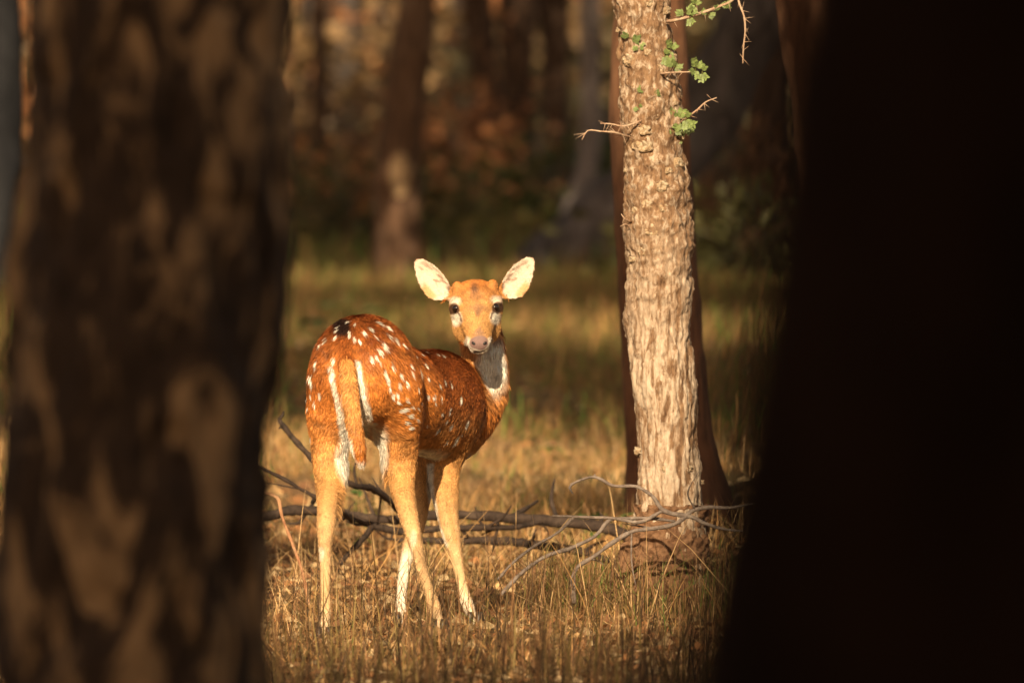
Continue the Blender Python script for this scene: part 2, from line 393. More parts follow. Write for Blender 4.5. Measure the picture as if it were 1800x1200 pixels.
# unseen trees added around the lane so their crowns cast shade
side = [(-4.8, 23, 1.9, 1.1, 3), (-11, 33, 1.0, 1.1, 3), (-6.0, 37, 3.2, 1.1, 3), (-6.6, 51, 4.0, 1.15, 0), (-7.8, 64.5, 4, 1.2, 0),
        (-8.8, 80, 4, 1.25, 0), (-9.2, 89, 4, 1.25, 0), (6.2, 31, 2.4, 1.1, 0), (6.9, 48, 3, 1.1, 0), (7.6, 62, 4, 1.2, 0), (8.4, 76, 4.5, 1.25, 0), (9.5, 92, 4.5, 1.25, 0),
        (-3.4, 10.4, 1.8, .3, 1), (-4.22, -2.1, 1.4, 1.1, 3), (-4.0, -11, 1.4, 1.1, 2), (5.2, -8, 1.2, 1.1, 2)]
for k, (x, y, inward, cs, ci) in enumerate(side):
    z = float(gz(x, y)); rr = .16 + .05 * (k % 3)
    pts = np.array([(x, y, z - .15), (x + .05, y, 1.5), (x - .1 * math.copysign(1, x), y, 3.5), (x - .3 * math.copysign(1, x), y + .1, 5.6)])
    make_tree('shade_tree', 'unseen leafy tree added for its shade', pts, np.array([rr * 1.3, rr, rr * .9, rr * .7]), M['brown_bark'], 20, .15,
              bark_disp(.015, 10, .3, 120 + k), CR[ci], (-inward * math.copysign(1, x), 0, 2.2), cs, group='unseen trees added for shade', seed=20 + k, nlimb=4)

# far forest that reads as one mass
def far_forest():
    r = np.random.default_rng(77); n = 150000
    y = r.uniform(98, 185, n); x = r.uniform(-30, 30, n)
    z = r.uniform(0, 1, n) ** 1.6 * (.8 + 8.2 * ss(108, 128, y))
    g = fbm(np.stack([x * .35, y * .1, z * .45], -1), 7, 2)
    k = g > -.15; c = np.stack([x, y, z + gz(x, y)], -1)[k]; g = g[k]
    V, F = leaf_faces(c, .34, 78)
    m = len(c); t = fbm(c * np.array([.22, .05, .5]), 17, 2)[:, None]
    col = np.where(t > .36, np.array([[.36, .16, .065]]), np.where(t > 0, np.array([[.22, .135, .06]]), np.array([[.10, .08, .035]]))) * r.uniform(.5, 1.4, (m, 1))
    parts = [(V, [F])]; cols = [np.repeat(col, 4, 0)]
    for i in range(46):
        X, Y = r.uniform(-26, 26), r.uniform(114, 175); rr = r.uniform(.12, .3); zz = float(gz(X, Y))
        v, f = tube([(X, Y, zz - .3), (X + r.uniform(-.5, .5), Y, 4), (X + r.uniform(-1, 1), Y, 9)], [rr * 1.2, rr, rr * .7], 8, 1)
        parts.append((v, f)); cols.append(np.tile([[.045, .03, .022]], (len(v), 1)))
    n = 9000                                   # its roof of leaves
    y = r.uniform(100, 195, n); x = r.uniform(-36, 36, n); z = r.uniform(7, 12, n)
    k = fbm(np.stack([x * .25, y * .25, z * .3], -1), 27, 2) > -.1
    c = np.stack([x, y, z], -1)[k]; V, F = leaf_faces(c, .8, 79); parts.append((V, [F]))
    cols.append(np.repeat(np.array([[.05, .07, .02]]) * r.uniform(.5, 1.4, (len(c), 1)), 4, 0))
    V, F = merge(parts)
    o = obj('distant_forest', mesh_np('distant_forest', V, F, np.concatenate(cols), False), M['leaf'])
    tag(o, 'dim distant woodland of brown and olive leaves', 'forest', kind='stuff')
    r = np.random.default_rng(88); n = 24000   # the wood goes on behind the viewer too
    y = -r.uniform(22, 40, n); x = r.uniform(-45, 45, n); z = r.uniform(0, 10, n)
    V, F = leaf_faces(np.stack([x, y, z], -1), .9, 89)
    tag(obj('distant_forest', mesh_np('distant_forest', V, [F], np.repeat(np.array([[.05, .06, .02]]) * r.uniform(.5, 1.4, (n, 1)), 4, 0), False), M['leaf']),
        'dense green woodland closing off the lane on its sunny side', 'forest', kind='stuff')
far_forest()

# shrubs between the far trunks
def shrub(label, px, d, w, h, col, seed):
    x = P(px, 400, d)[0]; b = np.array([x, d, float(gz(x, d))]); r = np.random.default_rng(seed)
    t = thing('forest_shrub', label, 'shrub', tuple(b), 'shrubs between the far trunks'); n = 900
    q = r.normal(size=(n, 3)) * np.array([w * .38, w * .38, h * .28]) + np.array([0, 0, h * .5]); q[:, 2] = np.abs(q[:, 2])
    V, F = leaf_faces(q, .13, seed); c = np.array(col) * r.uniform(.5, 1.4, (n, 1))
    obj('foliage', mesh_np('foliage', V, [F], np.repeat(c, 4, 0), False), M['leaf'], t)
    st = [tube([(0, 0, -.05), tuple(r.normal(0, .12, 2)) + (h * .4,), tuple(r.normal(0, w * .3, 2)) + (h * .85,)], [.02, .014, .005], 5, .2) for _ in range(6)]
    obj('stem', mesh_np('stem', *merge(st)), M['brown_bark'], t)
shrub('dry orange shrub between the peeling trunk and leaning brown trunk', 605, 84, 1.0, .7, (.34, .16, .06), 141)
shrub('low olive shrub at the foot of the leaning brown trunk', 640, 74, 1.3, .8, (.12, .10, .035), 142)
shrub('rusty shrub between the leaning brown trunk and the dark trio', 800, 90, 1.0, 1.3, (.30, .13, .055), 143)
shrub('dark green shrub beside the slim grey trunk', 1000, 84, 1.4, .9, (.09, .10, .03), 145)
shrub('brown shrub beyond the leaning grey trunk', 1270, 80, 1.2, 1.0, (.26, .13, .06), 146)
shrub('olive shrub in the shade beside the almost black trunk', 1330, 60, 1.3, .6, (.11, .10, .035), 147)
shrub('tan dry shrub deep between peeling trunk and thin dark trunk', 530, 96, 1.6, 1.4, (.24, .14, .07), 148)
shrub('tall dim olive shrub behind the leaning brown trunk', 740, 100, 1.8, 2.0, (.12, .09, .035), 149)

# ------------------------------------------------------------------ the thorny tree
TD = 21.1
st = [(1080, 1176, 0), (1088, 1189, 100), (1093, 1197, 200), (1098, 1206, 300), (1100, 1212, 400), (1102, 1213, 500), (1107, 1215, 600), (1114, 1221, 700), (1120, 1229, 800), (1122, 1237, 880), (1112, 1244, 960), (1100, 1250, 1050)]
p, r = trunk_path(st, TD, 3.6, flare=1.2)
TB = np.array([p[0][0], TD, float(gz(p[0][0], TD))])
def thorn_disp(V, r):
    z = V[..., 2]
    w = ss(.55, .95, z)                                   # knobbly above, streaky below
    q = fbm(V * np.array([95, 95, 14]), 201, 3) * .0032 * (1 - .6 * w)
    q = q + fbm(V * 42, 202, 3) * .0038 * (.3 + w) + fbm(V * 130, 205, 2) * .0014
    q = q + fbm(V * np.array([11, 11, 7]), 203, 2) * .006
    pl = fbm(V * np.array([60, 60, 13]), 204, 2)
    return q * 1.3 + .003 * ss(-.05, .05, pl)
thorny = thing('thorny_tree', 'pale sunlit thorny trunk with knots and small green leaf sprays', 'tree', tuple(TB))
i0 = np.searchsorted(p[:, 2], 1.75)
V, F = tube(p - TB, r, 170, .0045, thorn_disp)
obj('trunk', mesh_np('trunk', V, F), M['thorn_bark'], thorny)
top = p[-1] - TB
co = obj('crown', CR[1][0], None, thorny, tuple(top + np.array([0.3, 0.2, 1.6]))); co.scale = (.55,) * 3
for k in range(5):
    e = top + np.array([0.3 + .8 * math.cos(k * 1.3), 0.2 + .8 * math.sin(k * 1.3), 1.7 + .2 * (k % 2)])
    v, f = tube([top - np.array([0, 0, .15]), top + (e - top) * .5 + np.array([0, 0, .15]), e], [.04, .025, .01], 8, .1)
    obj('limb', mesh_np('limb', v, f), M['thorn_bark'], thorny)
def surf(px, py, lift=0):
    """point on the camera side of the thorny trunk"""
    c = np.array([np.interp(-py, [-s[2] for s in st][::-1], [(s[0] + s[1]) / 2 for s in st][::-1]), np.interp(-py, [-s[2] for s in st][::-1], [(s[1] - s[0]) / 2 for s in st][::-1])])
    u = np.clip((px - c[0]) / c[1], -1, 1)
    q = P(px, py, TD) - TB; R = c[1] / FPX * TD
    q[1] -= R * math.sqrt(max(0, 1 - u * u)) - .004 + lift; return q, u
knot_me = []
for k in range(5):
    n, m = 18, 12; a = np.linspace(0, 2 * math.pi, n, endpoint=False); b = np.linspace(0, math.pi / 2 * 1.15, m)
    A, B = np.meshgrid(a, b)
    dip = 1 - .6 * np.exp(-(B / .4) ** 2)
    d3 = np.stack([np.cos(A) * np.sin(B), -np.cos(B) * 1.0 * dip, np.sin(A) * np.sin(B) * .9], -1)
    d3 = d3 * (1 + .42 * fbm(d3 * 2.6, 300 + k, 3))[..., None]
    idx = (np.arange(m - 1)[:, None] * n + np.arange(n)[None]); j2 = np.arange(m - 1)[:, None] * n + (np.arange(n)[None] + 1) % n
    q = np.stack([idx, j2, j2 + n, idx + n], -1).reshape(-1, 4)
    me = mesh_np('knot', d3.reshape(-1, 3), [q, np.arange(n)[None]]); me.materials.append(M['knot_bark']); knot_me.append(me)
knots = [(1088, 53, 6), (1107, 105, 13), (1137, 93, 7), (1180, 103, 11), (1157, 123, 10), (1094, 152, 6), (1132, 172, 8), (1133, 230, 11), (1133, 257, 14),
         (1190, 287, 11), (1118, 257, 8), (1162, 327, 12), (1137, 360, 10), (1167, 365, 10), (1118, 370, 8), (1145, 403, 14), (1130, 442, 9), (1208, 822, 8),
         (1234, 847, 5), (1183, 880, 7), (1170, 822, 7), (1122, 792, 9), (1170, 20, 9), (1140, 6, 9), (1100, 300, 5), (1196, 240, 9), (1150, 205, 7), (1185, 180, 8), (1112, 455, 7), (1175, 300, 7)]
for k, (x, y, rr) in enumerate(knots):
    q, u = surf(x, y, -.002); s = rr / FPX * TD
    o = obj('knot', knot_me[k % 5], None, thorny, tuple(q)); o.scale = (s, s * .9, s); o.rotation_euler = (0, 0, math.asin(max(-1, min(1, u))))
# leaf sprays
def spray_mesh(seed, nb=4, nl=6):
    r = np.random.default_rng(seed); parts, cols = [], []
    for b in range(nb):
        az = r.uniform(-1.4, 1.4); el = r.uniform(-.5, .9)
        ax = np.array([math.sin(az), -.35 * r.uniform(.2, 1.2), math.sin(el)]); ax /= np.linalg.norm(ax)
        L = r.uniform(.6, 1.0); sidev = np.cross(ax, [0, -1, .3]); sidev /= np.linalg.norm(sidev)
        v, f = tube([np.zeros(3), ax * L * .5, ax * L], [.02, .016, .01], 4, .3); parts.append((v, f)); cols.append(np.tile([[.2, .2, .06]], (len(v), 1)))
        g = np.array([.17, .22, .07]) * r.uniform(.7, 1.3)
        nn = np.cross(ax, sidev)
        for i in range(nl):
            for s in (-1, 1):
                o = ax * L * (.25 + .75 * i / nl); dd = sidev * s * .85 + ax * .45 + nn * r.uniform(-.25, .25); dd /= np.linalg.norm(dd)
                ll = r.uniform(.24, .34); w = np.cross(dd, nn) * ll * .26
                t = np.array([0, .3, .65, 1.0]); ww = np.array([.25, .75, .7, .15])
                v = np.concatenate([o + dd * ll * t[:, None] + w * ww[:, None], o + dd * ll * t[:, None] - w * ww[:, None]]) + nn * r.uniform(-.02, .02)
                parts.append((v, [np.array([[k, k + 1, k + 5, k + 4] for k in range(3)])])); cols.append(np.tile(g * r.uniform(.8, 1.2), (8, 1)))
    V, F = merge(parts); me = mesh_np('leaf_spray', V, F, np.concatenate(cols)); me.materials.append(M['leaf']); return me
SPR = [spray_mesh(400 + k, 3 + k % 3) for k in range(5)]
def spray(parent, q, s, k):
    o = obj('leaf_spray', SPR[k % 5], None, parent, tuple(q)); s *= 1.1; o.scale = (s,) * 3; o.rotation_euler = (0, (k * 2.4) % 6.28 - 3.14, 0); return o
for k, (x, y, s) in enumerate([(1108, 67, .030), (1123, 85, .018), (1177, 88, .028), (1167, 97, .024), (1133, 163, .022), (1147, 167, .022), (1122, 188, .016), (1192, 213, .040), (1204, 212, .034), (1183, 232, .026), (1178, 118, .024), (1198, 240, .02)]):
    q, u = surf(x, y, .006); spray(thorny, q, s, k)
def thorns(path, n, L, seed, r0=.0011):
    r = np.random.default_rng(seed); parts = []; pp, _ = resample(path, np.ones(len(path)), .004)
    for i in range(n):
        q = pp[int((i + .5) / n * (len(pp) - 1))]
        for s in (-1, 1):
            a = r.uniform(0, 6.28); dd = np.array([math.cos(a), .5 * r.uniform(-1, 1), math.sin(a)]); dd /= np.linalg.norm(dd)
            parts.append(tube([q, q + dd * L * r.uniform(.5, 1)], [r0, r0 * .25], 4, .1))
    return merge(parts)
def twig(paths, r0, leaves, seed, nth=6, Lt=.024):
    w = [np.array([P(x, y, TD - dd) - TB for x, y, dd in pa]) for pa in paths]
    t = obj('twig', mesh_np('twig', *merge([tube(q, np.linspace(r0, r0 * .45, len(q)), 7, .008, bark_disp(.0008, 90, 1, seed)) for q in w])), M['thorn_twig'], thorny)
    tag(obj('thorn', mesh_np('thorn', *merge([thorns(q, nth, Lt, seed + i) for i, q in enumerate(w)])), M['thorn_twig'], t), kind='stuff')
    for k, (x, y, dd, s) in enumerate(leaves): spray(t, P(x, y, TD - dd) - TB, s, k + seed)
twig([[(1172, 38, .06), (1180, 37, .08), (1227, 25, .10), (1263, 12, .11), (1288, 0, .12), (1294, -8, .12), (1300, 8, .12), (1308, 30, .12), (1310, 53, .12), (1307, 83, .12), (1306, 112, .12)]], .0042,
     [(1205, 22, .1, .026), (1220, 10, .1, .024), (1212, 30, .1, .022), (1245, 26, .1, .02), (1270, 12, .11, .026), (1280, 4, .11, .02)], 1, 18, .026)
twig([[(1160, 130, .07), (1178, 128, .10), (1200, 127, .12), (1220, 128, .12), (1234, 137, .12)]], .0026, [(1222, 121, .12, .03), (1234, 126, .12, .026), (1185, 118, .1, .024)], 2, 4)
twig([[(1198, 214, .05), (1210, 205, .09), (1227, 192, .1), (1240, 180, .1), (1260, 172, .1)]], .003, [(1205, 208, .09, .026)], 3, 6)
twig([[(1108, 241, .05), (1097, 238, .08), (1080, 233, .1), (1055, 231, .1), (1033, 230, .1), (1023, 246, .1)], [(1128, 212, .07), (1112, 218, .09), (1097, 222, .1), (1073, 218, .1), (1055, 217, .1)]], .0030, [], 4, 6, .03)
twig([[(1110, 402, .05), (1098, 394, .07), (1090, 398, .07)], [(1110, 390, .05), (1096, 382, .07), (1092, 376, .07)]], .002, [], 5, 2, .012)
# mud mound at its foot
def mound():
    n, m = 220, 120; a = np.linspace(0, 2 * math.pi, n, endpoint=False); t = np.linspace(0, 1, m)
    A, T = np.meshgrid(a, t)
    c = P(1168, 1040, TD) - TB; top = P(1180, 893, TD) - TB
    R0, R1 = 63 / FPX * TD, 150 / FPX * TD
    rr = R1 * (1 - .42 * np.cos(A - .1).clip(0, 1)) * (1 + .1 * np.sin(3 * A + 1)) * (1 - T) ** 1.5 + R0 * (1 - (1 - T) ** 1.5)
    X = c[0] + (top[0] - c[0]) * T + rr * np.cos(A); Y = rr * np.sin(A) * .95; Z = -.06 + (top[2] + .07) * T
    V = np.stack([X, Y, Z], -1); nr = np.stack([np.cos(A), np.sin(A), .4 + 0 * A], -1)
    V = V + nr * (fbm(V * 14, 501, 3) * .02 * (1 - .7 * T) + fbm(V * 50, 502, 4) * .011)[..., None]
    i = np.arange(m - 1)[:, None] * n; j = np.arange(n)[None]; j2 = (j + 1) % n
    q = np.stack([i + j, i + j2, i + n + j2, i + n + j], -1).reshape(-1, 4)
    tag(obj('soil_mound', mesh_np('soil_mound', V.reshape(-1, 3), [q]), M['mound'], None, tuple(TB)), kind='structure')
mound()

# ------------------------------------------------------------------ fallen branches
def branch(name, label, paths, mat, seed, group='fallen branches behind the deer', cat='branch', twigs=6):
    """paths: list of [(px,py,distance,radius px)]"""
    W = [(np.array([P(x, y, d) for x, y, d, r in pa]), np.array([r * .85 / FPX * d for x, y, d, r in pa])) for pa in paths]
    rr = np.random.default_rng(seed)
    if twigs:                                    # broken side twigs
        q, r = resample(W[0][0], W[0][1], .03)
        for i in range(twigs):
            k = int(rr.uniform(.08, .95) * (len(q) - 1)); dd = np.array([rr.normal(), rr.normal() * .6, rr.normal() + .3]); dd /= np.linalg.norm(dd); L = rr.uniform(.03, .14); e = q[k] + dd * L
            e[2] = max(e[2], float(gz(e[0], e[1])) + .004)
            W.append((np.array([q[k], q[k] + (e - q[k]) * .5 + rr.normal(size=3) * .008, e]), np.array([r[k] * .45, r[k] * .35, r[k] * .15])))
    base = W[0][0][0].copy(); lo = min(w[0][:, 2].min() for w in W); base[2] = lo
    t = thing(name, label, cat, tuple(base), group) if len(W) > 1 else None
    for k, (q, r) in enumerate(W):
        v, f = tube(q - base, r, 12, .009, bark_disp(.014, 55, 1, seed + k))
        me = mesh_np('stem', v, f)
        if t: obj('stem' if k == 0 else 'side_branch', me, mat, t)
        else: tag(obj(name, me, mat, None, tuple(base)), label, cat, group)
d0 = 22.7
branch('fallen_branch', 'thick dark fallen branch lying level behind the deer legs and mound', [[(430, 912, d0, 10), (470, 906, d0, 10), (520, 896, d0, 10), (560, 897, d0, 10), (620, 906, d0, 9), (680, 913, d0, 9), (760, 906, d0, 10), (830, 905, d0, 10), (900, 911, d0, 11), (1000, 918, d0, 12), (1075, 930, d0, 12), (1130, 955, d0, 12)],
        [(905, 905, d0, 6), (925, 893, d0 + .05, 5), (945, 880, d0 + .1, 3)]], M['branch'], 601)
branch('fallen_branch', 'dark fallen branch just under the thick level branch', [[(590, 888, d0 - .15, 4), (615, 905, d0 - .15, 6), (650, 921, d0 - .15, 8), (700, 932, d0 - .15, 8), (760, 929, d0 - .15, 7), (830, 927, d0 - .15, 7), (900, 926, d0 - .1, 6), (960, 915, d0, 4)],
        [(655, 924, d0 - .15, 7), (640, 945, d0 - .2, 7), (622, 962, d0 - .25, 6), (598, 990, d0 - .3, 5)], [(690, 933, d0 - .15, 3), (688, 948, d0 - .17, 2)]], M['branch'], 605)
branch('fallen_branch', 'dark branch slanting up to a hooked tip beside the peeling trunk', [[(490, 737, 22.3, 5), (504, 756, 22.3, 6), (530, 786, 22.3, 6), (560, 815, 22.3, 7), (612, 848, 22.3, 6), (650, 857, 22.4, 7), (680, 875, 22.5, 7), (715, 905, 22.6, 8), (740, 918, 22.6, 7)],
        [(490, 738, 22.3, 4), (497, 729, 22.3, 3), (499, 722, 22.3, 1.5)], [(497, 748, 22.3, 2.5), (490, 753, 22.3, 1.5)]], M['branch'], 609)
branch('fallen_branch', 'thin dark branch sloping down behind the left hind leg', [[(440, 814, 22.1, 3), (470, 828, 22.1, 4), (500, 842, 22.1, 4), (530, 860, 22.1, 4), (556, 874, 22.1, 4), (590, 893, 22.2, 5), (620, 915, 22.4, 6)], [(553, 874, 22.1, 3), (546, 884, 22.1, 2)]], M['branch'], 613)
branch('fallen_branch', 'dark brown branch low in the grass beside the soil mound', [[(700, 950, 23, 6), (800, 950, 23, 8), (880, 950, 23, 9), (950, 958, 22.9, 9), (1010, 967, 22.8, 9), (1070, 985, 22.7, 9)]], M['branch'], 617)
branch('dry_stem', 'bent reddish dry stem standing beside the peeling trunk', [[(448, 858, 21, 2.5), (467, 866, 21, 3), (487, 874, 21, 3.5), (495, 905, 21, 3.5), (506, 935, 21, 3.5), (518, 965, 21, 3.5), (530, 1000, 21, 3.5), (545, 1070, 21, 3.5)]], M['red_twig'], 621, None, 'stem', 0)
g = 20.72
branch('forked_grey_branch', 'dry grey forked branch resting against the thorny trunk and mound',
       [[(1330, 884, g, 3), (1278, 892, g, 3.5), (1245, 891, g, 4), (1222, 895, g, 4.5), (1187, 920, g, 5), (1150, 928, g, 5), (1110, 934, g, 4.5), (1085, 948, g, 4.5), (1043, 978, g, 4.5), (1015, 997, g, 4.5), (1008, 1060, g - .05, 5)],
        [(1330, 934, g, 2.5), (1276, 930, g, 3), (1236, 918, g, 4), (1215, 908, g, 4.5), (1197, 905, g, 5), (1169, 898, g, 5), (1141, 867, g, 4), (1124, 857, g, 4), (1075, 852, g, 3.5), (1045, 838, g, 3), (1022, 843, g, 3), (1001, 857, g, 2.5), (1007, 868, g, 1.5)],
        [(1166, 896, g, 4.5), (1150, 906, g, 4), (1127, 917, g, 4), (1082, 911, g, 3.5), (1020, 908, g, 3), (970, 906, g, 1.5)],
        [(1187, 916, g + .02, 3.5), (1150, 911, g + .02, 3.5), (1110, 911, g + .02, 3.5), (1068, 916, g, 3.5), (1054, 934, g, 3.5), (1015, 958, g - .05, 4), (956, 979, g - .1, 4), (915, 1008, g - .15, 4), (880, 1045, g - .2, 4.5)],
        [(1008, 909, g, 3), (987, 930, g, 3), (935, 962, g - .05, 3), (900, 990, g - .1, 3), (875, 1018, g - .15, 3)], [(1045, 839, g, 2.5), (1046, 833, g, 1.5)]], M['grey_twig'], 631, None, 'branch', 5)

# ------------------------------------------------------------------ the deer
DB = np.array([P(650, 1120, 20.2)[0], 20.2, 0.0])
FW = np.array([math.sin(math.radians(30)), math.cos(math.radians(30)), 0]); RT = np.array([FW[1], -FW[0], 0]); UP = np.array([0, 0, 1.0])
class Field:
    def __init__(s, lo, hi, h):
        s.lo = np.array(lo); s.h = h; s.n = np.ceil((np.array(hi) - s.lo) / h).astype(int) + 1
        s.f = np.full(s.n, 1.0, np.float32)
        s.ax = [(s.lo[i] + h * np.arange(s.n[i])).astype(np.float32) for i in range(3)]
    def add(s, lo, hi, fn, k, sub=False):
        m = k + 3 * s.h
        a = np.clip(np.floor((np.array(lo) - m - s.lo) / s.h).astype(int), 0, s.n - 1); b = np.clip(np.ceil((np.array(hi) + m - s.lo) / s.h).astype(int) + 1, 1, s.n)
        X, Y, Z = np.meshgrid(*[s.ax[i][a[i]:b[i]] for i in range(3)], indexing='ij', sparse=True)
        d = fn(X, Y, Z).astype(np.float32); sl = tuple(slice(a[i], b[i]) for i in range(3)); o = s.f[sl]
        if sub: o, d = -o, d
        h = np.clip(.5 + .5 * (d - o) / k, 0, 1); r = d * (1 - h) + o * h - k * h * (1 - h)
        s.f[sl] = -r if sub else r
    def ell(s, c, ax, rad, k, sub=False):
        c = np.asarray(c); R = max(rad)
        def fn(X, Y, Z):
            x, y, z = X - c[0], Y - c[1], Z - c[2]; k0 = k1 = 0
            for a, r in zip(ax, rad):
                u = x * a[0] + y * a[1] + z * a[2]; k0 = k0 + (u / r) ** 2; k1 = k1 + (u / r / r) ** 2
            k0 = np.sqrt(k0); return k0 * (k0 - 1) / np.sqrt(k1 + 1e-9)
        s.add(c - R, c + R, fn, k, sub)
    def chain(s, pts, rad, k):
        pts = np.asarray(pts); rad = np.asarray(rad); R = rad.max()
        pts, rad = resample(pts, rad, .02)
        def fn(X, Y, Z):
            best = None
            for i in range(len(pts) - 1):
                a, ab = pts[i], pts[i + 1] - pts[i]; L = ab @ ab + 1e-12
                x, y, z = X - a[0], Y - a[1], Z - a[2]
                t = np.clip((x * ab[0] + y * ab[1] + z * ab[2]) / L, 0, 1)
                d = np.sqrt((x - t * ab[0]) ** 2 + (y - t * ab[1]) ** 2 + (z - t * ab[2]) ** 2) - (rad[i] + t * (rad[i + 1] - rad[i]))
                best = d if best is None else np.minimum(best, d)
            return best
        s.add(pts.min(0) - R, pts.max(0) + R, fn, k)
def surface_nets(F):
    f, n = F.f, F.n; s = f < 0
    c = [s[i:n[0] - 1 + i, j:n[1] - 1 + j, k:n[2] - 1 + k] for i in (0, 1) for j in (0, 1) for k in (0, 1)]
    al = c[0].copy(); an = c[0].copy()
    for q in c[1:]: al &= q; an |= q
    act = an & ~al; I = np.argwhere(act); N = len(I)
    off = np.array([(i, j, k) for i in (0, 1) for j in (0, 1) for k in (0, 1)])
    val = np.stack([f[I[:, 0] + o[0], I[:, 1] + o[1], I[:, 2] + o[2]] for o in off], 1)
    acc = np.zeros((N, 3)); cnt = np.zeros(N)
    for a in range(8):
        for b in range(a + 1, 8):
            if np.abs(off[a] - off[b]).sum() == 1:
                m = (val[:, a] < 0) != (val[:, b] < 0)
                t = val[:, a] / (val[:, a] - val[:, b] + 1e-12)
                q = off[a] + t[:, None] * (off[b] - off[a]); acc[m] += q[m]; cnt[m] += 1
    V = F.lo + F.h * (I + acc / cnt[:, None])
    idx = np.full(n - 1, -1, np.int32); idx[act] = np.arange(N)
    Q = []
    for ax in range(3):
        sl0 = [slice(None)] * 3; sl1 = [slice(None)] * 3; sl0[ax] = slice(0, -1); sl1[ax] = slice(1, None)
        d = s[tuple(sl0)] != s[tuple(sl1)]; E = np.argwhere(d); u, v = [(1, 2), (2, 0), (0, 1)][ax]
        ok = (E[:, u] > 0) & (E[:, v] > 0) & (E[:, u] < n[u] - 1) & (E[:, v] < n[v] - 1); E = E[ok]
        ins = s[tuple(E.T)]
        def at(du, dv):
            e = E.copy(); e[:, u] -= du; e[:, v] -= dv; return idx[tuple(e.T)]
        q = np.stack([at(1, 1), at(0, 1), at(0, 0), at(1, 0)], 1); q[~ins] = q[~ins][:, ::-1]; Q.append(q)
    return V, np.concatenate(Q)
def D(px, py, d): return P(px, py, d) - DB
def unproj(V):
    w = V + DB; c, s = math.cos(PITCH), math.sin(PITCH)
    y, z = w[:, 1], w[:, 2] - CH; f = y * c - z * s; u = y * s + z * c
    return 900 + w[:, 0] / f * FPX, 600 - u / f * FPX, w[:, 1]
def px2m(r, d=20.3): return np.asarray(r) / FPX * d
EARS = {}
def build_deer():
    lo = D(515, 1150, 19.78); hi = D(955, 430, 20.86); lo[1] = 19.78 - 20.2; hi[1] = 20.86 - 20.2; lo[2] = -.03; hi[2] = .92
    F = Field(lo, hi, .0036); BX = (RT, FW, UP)
    for (x, y, d), (a, b, c), k in [
        ((638, 650, 20.13), (.112, .145, .128), .03), ((690, 692, 20.27), (.100, .14, .118), .05), ((735, 705, 20.40), (.097, .15, .117), .05),
        ((772, 712, 20.50), (.092, .14, .128), .05), ((796, 722, 20.60), (.074, .105, .122), .035), ((800, 762, 20.66), (.05, .06, .06), .03)]:
        F.ell(D(x, y, d), BX, (a, b, c), k)
    def leg(st, k):
        F.chain([D(x, y, d) for x, y, d, r in st], [px2m(r, d) for x, y, d, r in st], k)
    leg([(590, 672, 20.10, 44), (580, 720, 20.11, 40), (580, 768, 20.13, 33.5), (579, 810, 20.13, 29), (578, 850, 20.10, 23), (576, 890, 20.03, 18), (573, 925, 19.98, 16), (572, 948, 19.98, 13.2), (572, 980, 19.99, 10), (572, 1040, 19.995, 8.6), (572, 1070, 20.0, 11.2), (571, 1092, 19.985, 9), (570, 1112, 19.975, 9)], .03)
    leg([(693, 680, 20.13, 46), (700, 725, 20.17, 41), (702, 768, 20.21, 34), (704, 810, 20.23, 29), (706, 850, 20.2, 21.5), (716, 898, 20.14, 17), (726, 936, 20.10, 14.2), (732, 960, 20.11, 11.8), (744, 1008, 20.14, 9.3), (755, 1040, 20.155, 9.3), (762, 1062, 20.16, 11.6), (769, 1083, 20.15, 9), (775, 1100, 20.14, 9)], .03)
    leg([(796, 730, 20.50, 44), (788, 780, 20.53, 36), (780, 825, 20.52, 28), (782, 865, 20.50, 24), (787, 905, 20.49, 18.5), (794, 942, 20.475, 15.8), (800, 968, 20.475, 12), (805, 992, 20.475, 9.6), (812, 1028, 20.47, 8.8), (821, 1060, 20.465, 10.8), (829, 1080, 20.45, 9), (836, 1096, 20.44, 8.5)], .025)
    leg([(752, 790, 20.60, 34), (742, 835, 20.58, 24), (737, 880, 20.55, 18.5), (731, 925, 20.5, 15), (722, 955, 20.48, 13), (712, 992, 20.45, 9.8), (706, 1045, 20.43, 9), (705, 1075, 20.42, 10.6), (705, 1092, 20.405, 9), (706, 1106, 20.4, 8.5)], .02)
    leg([(604, 592, 20.06, 12), (609, 630, 20.0, 12.5), (615, 690, 19.965, 14), (622, 745, 19.952, 14), (630, 785, 19.952, 12), (635, 809, 19.96, 7)], .012)
    leg([(806, 730, 20.62, 56), (836, 714, 20.67, 46), (849, 692, 20.68, 42), (853, 655, 20.665, 38), (849, 615, 20.65, 36), (842, 570, 20.645, 36)], .035)
    X3 = (np.array([1.0, 0, 0]), np.array([0, 1.0, 0]), UP)
    tl = math.radians(28); A = np.array([0, math.cos(tl), math.sin(tl)]); Bv = np.array([0, -math.sin(tl), math.cos(tl)]); XT = (np.array([1.0, 0, 0]), A, Bv)
    F.ell(D(836, 538, 20.60), XT, (.061, .078, .050), .02)
    F.ell(D(837, 541, 20.555), XT, (.066, .045, .034), .02); F.ell(D(836, 519, 20.585), XT, (.055, .055, .024), .02)           # brow and orbits
    F.ell(D(838, 577, 20.555), XT, (.0575, .060, .043), .022)          # jaws
    leg([(838, 540, 20.545, 34), (839, 562, 20.505, 31), (841, 586, 20.455, 23.5), (842, 600, 20.438, 20.5)], .022)
    F.ell(D(842, 603, 20.427), X3, (.0235, .016, .0168), .006)         # nose pad
    F.ell(D(842, 614, 20.452), X3, (.021, .022, .011), .008)           # chin
    for x, y in ((804, 505), (866, 502)): F.ell(D(x, y, 20.58), X3, (.0125, .014, .0135), .010)
    for x, y in ((800, 533), (873, 531)): F.ell(D(x, y, 20.535), X3, (.012, .016, .007), .012)   # upper lids
